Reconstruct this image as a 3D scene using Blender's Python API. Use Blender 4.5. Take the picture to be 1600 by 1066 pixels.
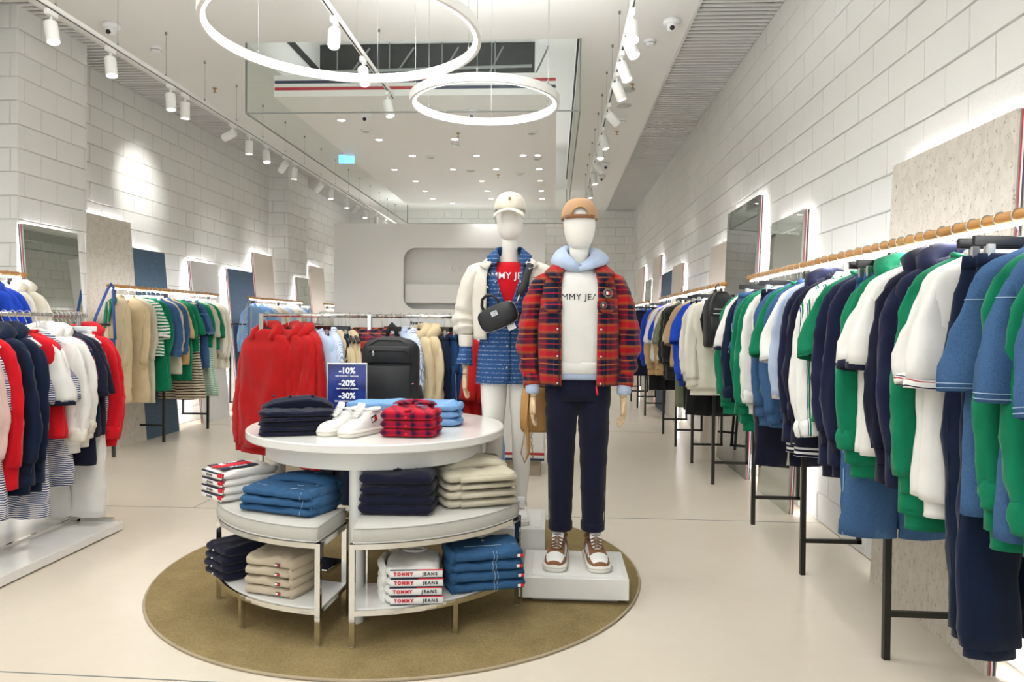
import bpy, math, random
from mathutils import Vector, Matrix, noise, Euler
PI = math.pi
R = math.radians
rnd = random.Random(7)
for o in list(bpy.data.objects): bpy.data.objects.remove(o)
scn = bpy.context.scene
COL = scn.collection

# ---------------------------------------------------------------- camera, world, exposure
cam_d = bpy.data.cameras.new('camera'); cam = bpy.data.objects.new('camera', cam_d); COL.objects.link(cam)
cam_d.sensor_width = 36; cam_d.lens = 1139/1600*36; cam_d.shift_y = -12/1600
cam_d.clip_start = .02
cam.matrix_world = Matrix.Translation((0, 0, 1.38)) @ Matrix.Rotation(R(3.32), 4, 'Z') @ Matrix.Rotation(R(90-.8), 4, 'X') @ Matrix.Rotation(R(.5), 4, 'Z')
scn.camera = cam
world = bpy.data.worlds.new('world'); scn.world = world; world.use_nodes = True
world.node_tree.nodes['Background'].inputs[0].default_value = (.9, .95, 1, 1)
world.node_tree.nodes['Background'].inputs[1].default_value = 1.5
scn.view_settings.view_transform = 'Standard'; scn.view_settings.look = 'None'
scn.view_settings.gamma = 1; scn.view_settings.use_curve_mapping = False
scn.view_settings.exposure = 0.14
FILL_W = 19      # unseen fill panels added above and behind the camera
SPOT_W = 20        # track spotlights
DOWN_W = 42        # downlights
RING_E = 6.0
LED_E = 55.0

def area(name, loc, sx, sy, w, col=(.97, .99, 1)):
    l = bpy.data.lights.new(name, 'AREA'); l.shape = 'RECTANGLE'; l.size = sx; l.size_y = sy; l.energy = w; l.color = col
    o = bpy.data.objects.new(name, l); COL.objects.link(o); o.location = loc; return o
for i, (x, y) in enumerate([(-3.2, .8), (-.6, .8), (-3.2, 3.2), (-.6, 3.6), (-3.2, -1.6), (-.6, -1.6)]):
    area('fill_panel_light', (x, y, 4.0), 1.2, 1.2, FILL_W)  # unseen area lights added for general fill

# ---------------------------------------------------------------- materials
def lin(h):
    h = h.lstrip('#'); o = []
    for i in (0, 2, 4):
        c = int(h[i:i+2], 16)/255; o.append(c/12.92 if c <= .04045 else ((c+.055)/1.055)**2.4)
    return (*o, 1)
MATS = {}
class N:
    """small node helper"""
    def __init__(s, name):
        s.m = bpy.data.materials.new(name); s.m.use_nodes = True; s.t = s.m.node_tree; s.b = s.t.nodes['Principled BSDF']
        s._c = None
    def n(s, typ, **k):
        x = s.t.nodes.new(typ)
        for a, b in k.items(): setattr(x, a, b)
        return x
    def l(s, a, b): s.t.links.new(a, b)
    def coord(s, kind='Object'):
        if not s._c: s._c = s.n('ShaderNodeTexCoord')
        return s._c.outputs[kind]
    def noise(s, scale, detail=3, rough=.5, vec=None):
        x = s.n('ShaderNodeTexNoise'); x.inputs['Scale'].default_value = scale; x.inputs['Detail'].default_value = detail
        x.inputs['Roughness'].default_value = rough
        s.l(vec or s.coord(), x.inputs['Vector']); return x.outputs['Fac']
    def ramp(s, fac, stops, interp='LINEAR'):
        x = s.n('ShaderNodeValToRGB'); cr = x.color_ramp; cr.interpolation = interp
        while len(cr.elements) < len(stops): cr.elements.new(.5)
        for e, (p, c) in zip(cr.elements, stops):
            e.position = p; e.color = lin(c) if isinstance(c, str) else (c, c, c, 1)
        s.l(fac, x.inputs[0]); return x.outputs[0]
    def math(s, op, a, b=None):
        x = s.n('ShaderNodeMath', operation=op)
        for i, v in enumerate((a, b)):
            if v is None: continue
            if isinstance(v, (int, float)): x.inputs[i].default_value = v
            else: s.l(v, x.inputs[i])
        return x.outputs[0]
    def mix(s, fac, a, b, mode='MIX'):
        x = s.n('ShaderNodeMix', data_type='RGBA', blend_type=mode)
        for i, v in ((0, fac), (6, a), (7, b)):
            if isinstance(v, (int, float)): x.inputs[i].default_value = v
            elif isinstance(v, tuple): x.inputs[i].default_value = v
            elif isinstance(v, str): x.inputs[i].default_value = lin(v)
            else: s.l(v, x.inputs[i])
        return x.outputs[2]
    def xyz(s, kind='Object'):
        x = s.n('ShaderNodeSeparateXYZ'); s.l(s.coord(kind), x.inputs[0]); return x.outputs
    def bump(s, h, strength=.3, dist=.002):
        x = s.n('ShaderNodeBump'); x.inputs['Strength'].default_value = strength; x.inputs['Distance'].default_value = dist
        s.l(h, x.inputs['Height']); s.l(x.outputs[0], s.b.inputs['Normal'])
    def col(s, c): s.l(c, s.b.inputs['Base Color'])
    def set(s, rough=.5, metal=0, spec=None):
        s.b.inputs['Roughness'].default_value = rough; s.b.inputs['Metallic'].default_value = metal
        if spec is not None: s.b.inputs['Specular IOR Level'].default_value = spec
def reg(k, n): MATS[k] = n.m; return n.m

def plain(k, c, rough=.5, metal=0, spec=None):
    n = N(k); n.b.inputs['Base Color'].default_value = lin(c); n.set(rough, metal, spec); return reg(k, n)
def fabric(k, c, c2=None, scale=500, rough=.9, bump=.25, var=.10):
    n = N(k)
    big = n.noise(9, 3); fine = n.noise(scale, 2)
    a = n.ramp(big, [(.3, c), (.7, c2 or c)])
    m = n.mix(1.0, a, n.ramp(fine, [(.25, 1-var*1.6), (.75, 1.0)]), 'MULTIPLY'); n.col(m)
    n.bump(fine, bump, .0015); n.set(rough, 0, .2)
    n.b.inputs['Sheen Weight'].default_value = .12
    return reg(k, n)
def emis(k, c, e):
    n = N(k); n.b.inputs['Base Color'].default_value = lin(c); n.b.inputs['Emission Color'].default_value = lin(c)
    n.b.inputs['Emission Strength'].default_value = e; return reg(k, n)
def denim(k, dark, mid, light):
    n = N(k)
    v = n.n('ShaderNodeMapping'); n.l(n.coord(), v.inputs[0]); v.inputs['Scale'].default_value = (1, 1, .35)
    f = n.noise(420, 3, .6, v.outputs[0]); big = n.noise(7, 4, .6)
    a = n.ramp(big, [(.3, mid), (.62, mid), (.9, light)])
    b = n.mix(n.ramp(f, [(.35, 0.0), (.7, 1.0)]), a, dark)
    n.col(n.mix(.55, a, b)); n.bump(f, .3, .001); n.set(.85, 0, .2); return reg(k, n)
def striped(k, cols, period, axis=2, warp=.0, rough=.85):
    n = N(k); o = n.xyz()
    c = o[axis]
    if warp: c = n.math('ADD', c, n.math('MULTIPLY', n.noise(6, 2), warp))
    fr = n.math('FRACT', n.math('MULTIPLY', c, 1/period))
    st = []; p = 0
    for w, cc in cols: st.append((p, cc)); p += w
    n.col(n.ramp(fr, st, 'CONSTANT')); n.set(rough, 0, .2); n.bump(n.noise(500, 2), .2, .001); return reg(k, n)
def plaid(k, zst, xst, pz, px, mixf=.45, warp=.012):
    n = N(k); o = n.xyz()
    w = n.math('MULTIPLY', n.noise(7, 2), warp)
    y2 = n.math('MULTIPLY', o[1], .5)
    fz = n.math('FRACT', n.math('MULTIPLY', n.math('ADD', o[2], w), 1/pz))
    fx = n.math('FRACT', n.math('MULTIPLY', n.math('ADD', n.math('ADD', o[0], y2), w), 1/px))
    a = n.ramp(fz, zst); b = n.ramp(fx, xst)
    c = n.mix(mixf, a, b); fine = n.noise(420, 2)
    n.col(n.mix(1.0, c, n.ramp(fine, [(.3, .72), (.7, 1.0)]), 'MULTIPLY'))
    n.bump(fine, .35, .0015); n.set(.95, 0, .15); n.b.inputs['Sheen Weight'].default_value = .1; return reg(k, n)

fabric('green', '#0a805a', '#087450'); fabric('navy', '#191b33', '#14162b'); fabric('navy2', '#1f2443', '#191d39')
fabric('navy_blue', '#12213d', '#0e1b33'); fabric('white', '#eceae5', '#e3e1dc', var=.04); fabric('cream', '#ece7d8', '#e2dcca', var=.05)
fabric('red', '#bd1417', '#ad1214'); fabric('bright_red', '#d91324', '#cc1020'); fabric('beige', '#d8c5a2', '#cdb993', var=.06)
fabric('royal', '#2350cf', '#1d46ba'); fabric('black', '#17181a', '#131416'); fabric('olive', '#7d8467', '#6f775b')
fabric('sky', '#b9c8df', '#a9bad5', var=.06); fabric('khaki', '#cfc7b2', '#c4bba4', var=.06); fabric('tan', '#c9a878', '#bf9d6c')
fabric('oat', '#cdbfa9', '#c2b39b', var=.08); fabric('ivory', '#eae4d8', '#e2dbcc', scale=260, bump=.7, var=.08); fabric('pink', '#ecc9c2', '#e4bdb5')
fabric('suede_brown', '#9a6b4c', '#8c5f42', scale=700); fabric('cap_tan', '#c8a07a', '#bc9470'); fabric('grey_fab', '#b9b8b4', '#aeada9')
fabric('cushion', '#c9c7bf', '#c2c0b8', scale=350, bump=.15, var=.05); fabric('stone', '#b8a88c', '#ab9b80')
fabric('puffer', '#1d1e20', '#17181a', rough=.55, bump=.05)
denim('denim', '#263f61', '#43658f', '#6d8fb4'); denim('denim_dark', '#14294a', '#1f3d68', '#2d5184'); denim('denim_light', '#5a86b8', '#7fa9d6', '#b4d0ea')
denim('denim_mid', '#22405e', '#38618b', '#5f87b0'); denim('denim_wash', '#5f83ad', '#7f9fc6', '#a5bfdc')
striped('stripe_navy', [(.45, '#e9e7e2'), (.55, '#3c4b7a')], .012, 2, .05)
striped('stripe_green', [(.5, '#e7e7de'), (.5, '#12805a')], .035, 2, .05)
striped('stripe_brown', [(.6, '#d9c9ae'), (.4, '#3a3230')], .032, 2, .03)
striped('stripe_mint', [(.6, '#8fb7a0'), (.4, '#d7e3d6')], .022, 2, .04)
striped('stripe_white_green', [(.8, '#ecebe6'), (.05, '#2a4a9a'), (.05, '#ecebe6'), (.1, '#0f7a50')], .07, 0, .01)
striped('stripe_hem', [(.5, '#16182c'), (.5, '#e8e8e6')], .022, 2)
striped('stripe_pipe', [(.30, '#ecebe6'), (.14, '#b01c30'), (.14, '#ecebe6'), (.14, '#1d2140'), (.28, '#ecebe6')], .026, 2, .03)
striped('stripe_sky', [(.5, '#e9edf3'), (.5, '#8ea6cf')], .01, 0, .02)
plaid('plaid', [(0, '#1b1d38'), (.10, '#1d1f3c'), (.125, '#cf742e'), (.15, '#cf742e'), (.17, '#1b1d38'), (.30, '#201f3e'), (.34, '#8a5236'), (.40, '#c45c2c'), (.46, '#cf2028'), (.60, '#cc1c28'), (.66, '#b8502c'), (.70, '#c4682e'), (.75, '#3a2440'), (.79, '#1b1d38'), (.90, '#1b1d38'), (.92, '#cc1f33'), (.94, '#cc1f33'), (.955, '#1c1e3a')],
      [(0, '#a82029'), (.24, '#ad2529'), (.31, '#171932'), (.60, '#181a34'), (.66, '#8a4630'), (.72, '#8a3a2c'), (.80, '#4a1f2c'), (1, '#a82029')], .128, .125, .36)
plaid('red_check', [(0, '#c51230'), (.35, '#d01636'), (.5, '#2a1838'), (.68, '#1f1736'), (.85, '#9a1232'), (1, '#c51230')],
      [(0, '#d01636'), (.4, '#d01636'), (.55, '#2a1838'), (.7, '#1f1736'), (.88, '#b01232'), (1, '#d01636')], .045, .07, .5, .006)
plaid('navy_check', [(0, '#232a52'), (.5, '#232a52'), (.55, '#d8d8dc'), (.6, '#232a52'), (.8, '#a01c34'), (.9, '#232a52')], [(0, '#1c2244'), (.4, '#1c2244'), (.6, '#9a1c34'), (.8, '#1c2244')], .06, .07, .5)
# denim with rows of small white script-like marks
n = N('denim_script'); o = n.xyz()
rowf = n.math('FRACT', n.math('MULTIPLY', o[2], 1/.025)); row = n.math('GREATER_THAN', rowf, .72)
v = n.n('ShaderNodeMapping'); n.l(n.coord(), v.inputs[0]); v.inputs['Scale'].default_value = (1, .6, .35)
mk_ = n.ramp(n.noise(260, 2, .7, v.outputs[0]), [(.50, 0.0), (.56, .85)])
fac = n.math('MULTIPLY', row, mk_)
base = n.mix(n.ramp(n.noise(420, 3), [(.35, 0.0), (.7, 1.0)]), '#33598c', '#28497a')
n.col(n.mix(n.math('MULTIPLY', fac, .75), base, '#b9c8e0')); n.bump(n.noise(420, 2), .3, .001); n.set(.85, 0, .2); reg('denim_script', n)

plain('white_paint', '#efeeea', .45); plain('white_gloss', '#ecebe7', .12); plain('white_lacquer', '#e4e3de', .16)
plain('mannequin', '#efece4', .38); plain('chrome', '#d6d4cf', .08, 1); plain('steel', '#b9b9b6', .25, 1); plain('black_metal', '#26241f', .4, .3)
plain('black_plastic', '#101114', .3); plain('white_plastic', '#f2f2f2', .3); plain('clear_hook', '#c9ccce', .2, .8); plain('brass', '#b99a62', .3, 1)
plain('leather_black', '#16171a', .38); plain('leather_tan', '#b98a4e', .45); plain('nylon_black', '#191a1c', .6); plain('quilt_blue', '#24508c', .6)
plain('strap_blue', '#32569a', .7); plain('sole_white', '#e9e6dc', .55); plain('leather_white', '#efeeea', .42); plain('lace_brown', '#7b563d', .8)
plain('flag_red', '#d8142c', .6); plain('flag_navy', '#171c3c', .6); plain('flag_white', '#f0efec', .6); plain('gold_thread', '#9a8e68', .8)
plain('frame_grey', '#c9c9c4', .35); plain('grey_edge', '#7f8480', .5); plain('dark_void', '#2c2f2e', .8); plain('louver_white', '#dddcd8', .5)
plain('louver_back', '#383a39', .9); plain('letter_white', '#f4f5f8', .6); plain('letter_navy', '#1b2038', .7); plain('letter_red', '#d0243a', .7)
plain('letter_dark', '#26262b', .7); plain('letter_grey', '#808488', .6); plain('rubber_gum', '#c8a987', .7); plain('seam_gold', '#b9b29a', .8)
plain('seam_navy', '#141730', .8); plain('seam_denim', '#9db4cf', .8); plain('lens_black', '#08080a', .1); plain('desk_white', '#dedcd6', .35)
plain('plinth_brown', '#a79a86', .6); plain('stripe_red', '#b52a33', .5); plain('stripe_navy_p', '#2c3450', .5); plain('joint', '#c9c8c1', .9)
plain('wire', '#8f8f8c', .4, .6); plain('silver', '#c8c8c6', .3, 1); plain('screen_edge', '#d0d2d3', .4); plain('joint_wood', '#b9a07c', .6)
emis('ring_glow', '#ffffff', RING_E); emis('led', '#f6f8ff', LED_E); emis('lamp_glow', '#fffdf6', 6); emis('fill_panel_glow', '#fffdf6', 2)
emis('blue_sign', '#7ec6f0', 1.3)
MATS['ring_glow'].node_tree
# wood rail
n = N('oak'); v = n.n('ShaderNodeMapping'); n.l(n.coord(), v.inputs[0]); v.inputs['Scale'].default_value = (30, 1.2, 30)
n.col(n.ramp(n.noise(4, 4, .6, v.outputs[0]), [(.3, '#b07a3c'), (.7, '#cf9a58')])); n.set(.4); reg('oak', n)
n = N('hand_wood'); v = n.n('ShaderNodeMapping'); n.l(n.coord(), v.inputs[0]); v.inputs['Scale'].default_value = (8, 8, 1)
n.col(n.ramp(n.noise(14, 3, .6, v.outputs[0]), [(.3, '#d3b48c'), (.7, '#e2c9a4')])); n.set(.5); reg('hand_wood', n)
# painted concrete block
n = N('block'); fine = n.noise(55, 5, .65); big = n.noise(.9, 2)
n.col(n.ramp(big, [(.3, '#dddcd7'), (.7, '#e4e3de')])); n.bump(fine, .45, .006); n.set(.75, 0, .3); reg('block', n)
# floor
n = N('floor_mat'); a = n.noise(.8, 5, .6); b = n.noise(12, 4, .6)
n.col(n.mix(.06, n.ramp(a, [(.3, '#d8cdbb'), (.7, '#dfd5c5')]), n.ramp(b, [(.3, '#c9bba3'), (.7, '#ece3d4')])))
n.b.inputs['Roughness'].default_value = .27; n.b.inputs['Specular IOR Level'].default_value = .35; reg('floor_mat', n)
# rug
n = N('rug_mat'); a = n.noise(130, 3, .7); b = n.noise(5, 4, .6)
n.col(n.mix(.5, n.ramp(a, [(.3, '#6e5e40'), (.7, '#a8966c')]), n.ramp(b, [(.3, '#7d6b49'), (.7, '#a08c62')]))); n.bump(a, .8, .006); n.set(1, 0, .05); reg('rug_mat', n)
# OSB board washed white, dark straw marks
n = N('osb'); v = n.n('ShaderNodeMapping'); n.l(n.coord(), v.inputs[0]); v.inputs['Scale'].default_value = (1, 1, .55)
v1 = n.n('ShaderNodeTexVoronoi'); v1.inputs['Scale'].default_value = 34; n.l(v.outputs[0], v1.inputs['Vector'])
straw = n.noise(58, 4, .72, v.outputs[0]); base = n.mix(.5, '#cfc7ba', n.ramp(v1.outputs['Color'], [(.2, '#c5bcae'), (.8, '#d9d2c6')]))
n.col(n.mix(n.ramp(straw, [(.585, 0.0), (.64, .8)]), base, '#8a7760')); n.bump(straw, .5, .003); n.set(.8); reg('osb', n)
n = N('beige_board'); n.col(n.ramp(n.noise(60, 4, .7), [(.3, '#c7bcae'), (.7, '#d8d0c5')])); n.set(.8); reg('beige_board', n)
n = N('blue_board'); n.col(n.ramp(n.noise(50, 5, .75), [(.3, '#33475a'), (.5, '#42586d'), (.75, '#62798c')])); n.set(.75); reg('blue_board', n)
plain('mirror', '#c9cec8', .015, 1)
plain('mirror_dark', '#8f9292', .03, 1)
plain('white_board', '#dedddb', .4)
# glass: mostly see-through with a faint reflection
n = N('glass'); t = n.n('ShaderNodeBsdfTransparent'); t.inputs[0].default_value = (.965, .98, .97, 1)
g = n.n('ShaderNodeBsdfGlossy'); g.inputs['Roughness'].default_value = .02; f = n.n('ShaderNodeLayerWeight'); f.inputs[0].default_value = .08
mx = n.n('ShaderNodeMixShader'); n.l(n.math('ADD', n.math('MULTIPLY', n.math('POWER', f.outputs[1], 3.0), .35), .02), mx.inputs[0]); n.l(t.outputs[0], mx.inputs[1]); n.l(g.outputs[0], mx.inputs[2])
n.l(mx.outputs[0], n.t.nodes['Material Output'].inputs[0]); reg('glass', n)
n = N('sign_blue'); n.col(n.ramp(n.noise(9, 3), [(.35, '#20205a'), (.6, '#2b3f8c'), (.8, '#3a2a6a')])); n.set(.15); reg('sign_blue', n)

# ---------------------------------------------------------------- mesh builder
def ring(a, b, n=24, e=2.0, z=0, cx=0, cy=0, a0=0, a1=2*PI, closed=True):
    out = []
    m = n if closed else n-1
    for i in range(n):
        t = a0+(a1-a0)*i/m
        c, s = math.cos(t), math.sin(t)
        out.append((cx+a*math.copysign(abs(c)**(2/e), c), cy+b*math.copysign(abs(s)**(2/e), s), z))
    return out
class MB:
    def __init__(s): s.v = []; s.f = []; s.mi = []; s.T = None; s.m = 0
    def add(s, vs, fs):
        o = len(s.v)
        s.v += [tuple(s.T @ Vector(p)) for p in vs] if s.T is not None else [tuple(p) for p in vs]
        s.f += [tuple(i+o for i in q) for q in fs]; s.mi += [s.m]*len(fs); return s
    def box(s, cx, cy, cz, sx, sy, sz, c=0):
        x, y, z = sx/2, sy/2, sz/2
        if not c:
            vs = [(cx+i*x, cy+j*y, cz+k*z) for k in (-1, 1) for j in (-1, 1) for i in (-1, 1)]
            return s.add(vs, [(0, 2, 3, 1), (4, 5, 7, 6), (0, 1, 5, 4), (2, 6, 7, 3), (0, 4, 6, 2), (1, 3, 7, 5)])
        c = min(c, x*.9, y*.9, z*.9)
        def r(a, b, zz): return [(cx-a+c, cy-b, zz), (cx+a-c, cy-b, zz), (cx+a, cy-b+c, zz), (cx+a, cy+b-c, zz), (cx+a-c, cy+b, zz), (cx-a+c, cy+b, zz), (cx-a, cy+b-c, zz), (cx-a, cy-b+c, zz)]
        def rs(zz): return [(cx+(p[0]-cx)*(x-c*.7)/x, cy+(p[1]-cy)*(y-c*.7)/y, zz) for p in r(x, y, zz)]
        return s.loft([rs(cz-z), r(x, y, cz-z+c*.7), r(x, y, cz+z-c*.7), rs(cz+z)])
    def loft(s, rings, closed=True, cap=(True, True)):
        n = len(rings[0]); vs = [p for r_ in rings for p in r_]; fs = []
        for k in range(len(rings)-1):
            for i in range(n if closed else n-1):
                j = (i+1) % n; fs.append((k*n+i, k*n+j, (k+1)*n+j, (k+1)*n+i))
        if closed:
            if cap[0]: fs.append(tuple(range(n-1, -1, -1)))
            if cap[1]: fs.append(tuple((len(rings)-1)*n+i for i in range(n)))
        return s.add(vs, fs)
    def tube(s, pts, rad, n=8, cap=(True, True), closed=False, fold=0, seed=0, fold_k=1.0, hollow=0):
        P = [Vector(p) for p in pts]; m = len(P); rings = []
        up = None
        for i in range(m):
            if closed: d = P[(i+1) % m]-P[i-1]
            else: d = P[min(i+1, m-1)]-P[max(i-1, 0)]
            d = d.normalized() if d.length > 1e-9 else Vector((0, 0, 1))
            if up is None:
                up = Vector((0, 1, 0)) if abs(d.y) < .8 else Vector((1, 0, 0))
            a = (up-d*up.dot(d))
            a = a.normalized() if a.length > 1e-6 else d.orthogonal().normalized()
            up = a; b = d.cross(a)
            q = rad[i] if isinstance(rad, (list, tuple)) and not (len(rad) == 2 and m != 2 and not isinstance(rad[0], (list, tuple))) else rad
            ra, rb = q if isinstance(q, (list, tuple)) else (q, q)     # ra along local y-ish, rb across
            rg = []
            for k in range(n):
                t = 2*PI*k/n; f = 0
                if fold:
                    p = P[i]+a*math.cos(t)*ra+b*math.sin(t)*rb
                    q_ = Vector((math.cos(t)*1.7*fold_k+seed+p.z*3, math.sin(t)*1.7*fold_k+p.z*2, p.z*4.5*fold_k+seed*1.7))
                    f = fold*(.9*noise.noise(q_)+.55-1.9*abs(noise.noise(q_*1.7)))
                    f += fold*.45*noise.noise(Vector((p.x*30+seed, p.y*30, p.z*26)))+fold*.35*math.sin(5*t+seed+p.z*5)
                rg.append(tuple(P[i]+a*math.cos(t)*(ra+f)+b*math.sin(t)*(rb+f)))
            rings.append(rg)
        if closed: rings.append(rings[0]); return s.loft(rings, cap=(False, False))
        if hollow:
            c = P[-1]; dd = (P[-1]-P[-2]).normalized(); L_ = [Vector(p) for p in rings[-1]]
            rings.append([tuple(c+(p-c)*.93+dd*.0015) for p in L_]); rings.append([tuple(c+(p-c)*.86-dd*hollow) for p in L_]); cap = (cap[0], False)
        return s.loft(rings, cap=cap)
    def cyl(s, p0, p1, r, n=12): return s.tube([p0, p1], [r, r], n)
    def lathe(s, prof, n=24, cx=0, cy=0, cap=(True, True)):
        return s.loft([[(cx+r*math.cos(2*PI*i/n), cy+r*math.sin(2*PI*i/n), z) for i in range(n)] for r, z in prof], cap=cap)
    def obj(s, name, mats, parent=None, smooth=True, sub=0, solid=0, auto=None):
        me = bpy.data.meshes.new(name); me.from_pydata(s.v, [], s.f)
        if isinstance(mats, str): mats = [mats]
        for k in mats: me.materials.append(MATS[k])
        if len(mats) > 1: me.polygons.foreach_set('material_index', s.mi)
        if smooth: me.polygons.foreach_set('use_smooth', [True]*len(me.polygons))
        me.update()
        if smooth and auto: 
            try: me.set_sharp_from_angle(angle=R(auto))
            except Exception: pass
        o = bpy.data.objects.new(name, me); COL.objects.link(o)
        if parent: o.parent = parent
        if solid:
            md = o.modifiers.new('solid', 'SOLIDIFY'); md.thickness = solid; md.offset = 0
        if sub:
            md = o.modifiers.new('sub', 'SUBSURF'); md.levels = sub; md.render_levels = sub
        return o
def tag(o, label=None, cat=None, group=None, kind=None):
    if label: o['label'] = label
    if cat: o['category'] = cat
    if group: o['group'] = group
    if kind: o['kind'] = kind
    return o
def thing(name, label, cat, loc=(0, 0, 0), rz=0, group=None):
    o = bpy.data.objects.new(name, None); COL.objects.link(o); o.location = loc
    o.rotation_euler = (0, 0, rz); o.empty_display_size = .05; return tag(o, label, cat, group)
def copy_tree(o, parent=None):
    c = o.copy(); COL.objects.link(c); c.parent = parent
    for ch in list(o.children): copy_tree(ch, c)
    return c
def struct(o): o['kind'] = 'structure'; return o
def text(s, size, mat, parent, M, ext=.0006, bold=.0, name='lettering', spacing=1.0, wrap=None, align='CENTER'):
    c = bpy.data.curves.new(name, 'FONT'); c.body = s; c.size = size; c.extrude = ext; c.offset = bold; c.align_x = align; c.align_y = 'CENTER'
    c.space_character = spacing; c.resolution_u = 3
    t = bpy.data.objects.new(name, c); COL.objects.link(t)
    dg = bpy.context.evaluated_depsgraph_get(); me = bpy.data.meshes.new_from_object(t.evaluated_get(dg))
    bpy.data.objects.remove(t); me.materials.clear(); me.materials.append(MATS[mat])
    me.transform(M)
    if wrap:
        for v in me.vertices: v.co = wrap(v.co)
    o = bpy.data.objects.new(name, me); COL.objects.link(o); o.parent = parent; return o
FRONT = Matrix.Rotation(R(90), 4, 'X')      # letters lying in XY stand up facing -y
def flag(parent, M, w=.03, h=None, name='flag_patch'):
    """small two-field patch: navy bars above and below, white and red halves"""
    h = h or w*.62; b = MB(); b.T = M; t = .0022
    b.m = 0; b.box(0, 0, 0, w, t, h); b.m = 1; b.box(-w*.25, -t*.5, 0, w*.48, t, h*.6); b.m = 2; b.box(w*.25, -t*.5, 0, w*.48, t, h*.6)
    return b.obj(name, ['flag_navy', 'flag_white', 'flag_red'], parent, smooth=False)
def T(x, y, z, rz=0, rx=0, ry=0): return Matrix.Translation((x, y, z)) @ Euler((rx, ry, rz)).to_matrix().to_4x4()

def shift_origin(o, off):
    """give a piece its own origin so that its woven pattern does not line up with its neighbour's"""
    off = Vector(off); o.data.transform(Matrix.Translation(-off)); o.location = o.location+off; return o

def hem_in(rings, up=.04):
    """turn the last ring inwards so that an open hem shows its edge and its dark inside"""
    L_ = rings[-1]; n = len(L_); cx = sum(p[0] for p in L_)/n; cy = sum(p[1] for p in L_)/n
    return rings+[[(cx+(x-cx)*.98, cy+(y-cy)*.90, z-.001) for x, y, z in L_], [(cx+(x-cx)*.95, cy+(y-cy)*.78, z+up) for x, y, z in L_]]

# ---------------------------------------------------------------- room shell
XL, XR, YB, YF, HC = -4.95, 1.88, 17.3, -3.0, 4.05
HX0, HX1, HY0, HY1 = -2.98, .22, 6.88, 14.6            # ceiling opening
LX, RX = -4.42, 1.18                                   # inner edges of the slatted ceiling strips
b = MB(); b.box((XL+XR)/2, (YB+YF)/2, -.05, XR-XL+.4, YB-YF+.4, .1); fl = struct(b.obj('floor', 'floor_mat', None, False))
b = MB()
for p0, p1 in [((XL, 5.2), (XR, 5.2)), ((-2.6, 2.72), (XR, 2.62)), ((-2.3, YF), (-2.3, 2.6)), ((XL, 9.4), (XR, 9.4)), ((-2.64, 5.2), (-2.64, 9.4))]:
    a_, c_ = Vector((*p0, 0)), Vector((*p1, 0)); d = (c_-a_); L = d.length; b.T = Matrix.Translation((a_+c_)/2) @ Matrix.Rotation(math.atan2(d.y, d.x), 4, 'Z'); b.box(0, 0, .0006, L, .007, .0012)
b.obj('floor_joint', 'grey_edge', fl, False)

b = MB()
z0, z1 = HC, HC+.14
def slab(x0, x1, y0, y1): b.box((x0+x1)/2, (y0+y1)/2, (z0+z1)/2, x1-x0, y1-y0, z1-z0)
slab(LX, HX0, YF, YB); slab(HX1, RX, YF, YB); slab(HX0, HX1, YF, HY0); slab(HX0, HX1, HY1, YB)
ceil = struct(b.obj('ceiling', 'white_paint', None, False))
b = MB(); b.box((XL+LX)/2, (YB+YF)/2, HC+.14, LX-XL, YB-YF, .04); b.box((RX+XR)/2, (YB+YF)/2, HC+.14, XR-RX, YB-YF, .04)
b.obj('ceiling_void_lining', 'louver_back', ceil, False)
for nm, x0, x1 in (('trim_1', XL, LX), ('trim_2', RX, XR)):
    bb = MB(); ex = LX if nm == 'trim_1' else RX
    bb.box(ex, (YB+YF)/2, HC+.03, .02, YB-YF, .08); root = struct(bb.obj(nm, 'louver_white', None, False))
    m = MB(); m.box(0, 0, 0, x1-x0-.03, .038, .014); first = m.obj('slat', 'louver_white', root, False)
    k = 0
    y = 5.6
    while y < YB-.05:
        o = first if k == 0 else bpy.data.objects.new('slat', first.data)
        if k: COL.objects.link(o); o.parent = root
        o.location = ((x0+x1)/2, y, HC+.012); y += .08; k += 1

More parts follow.
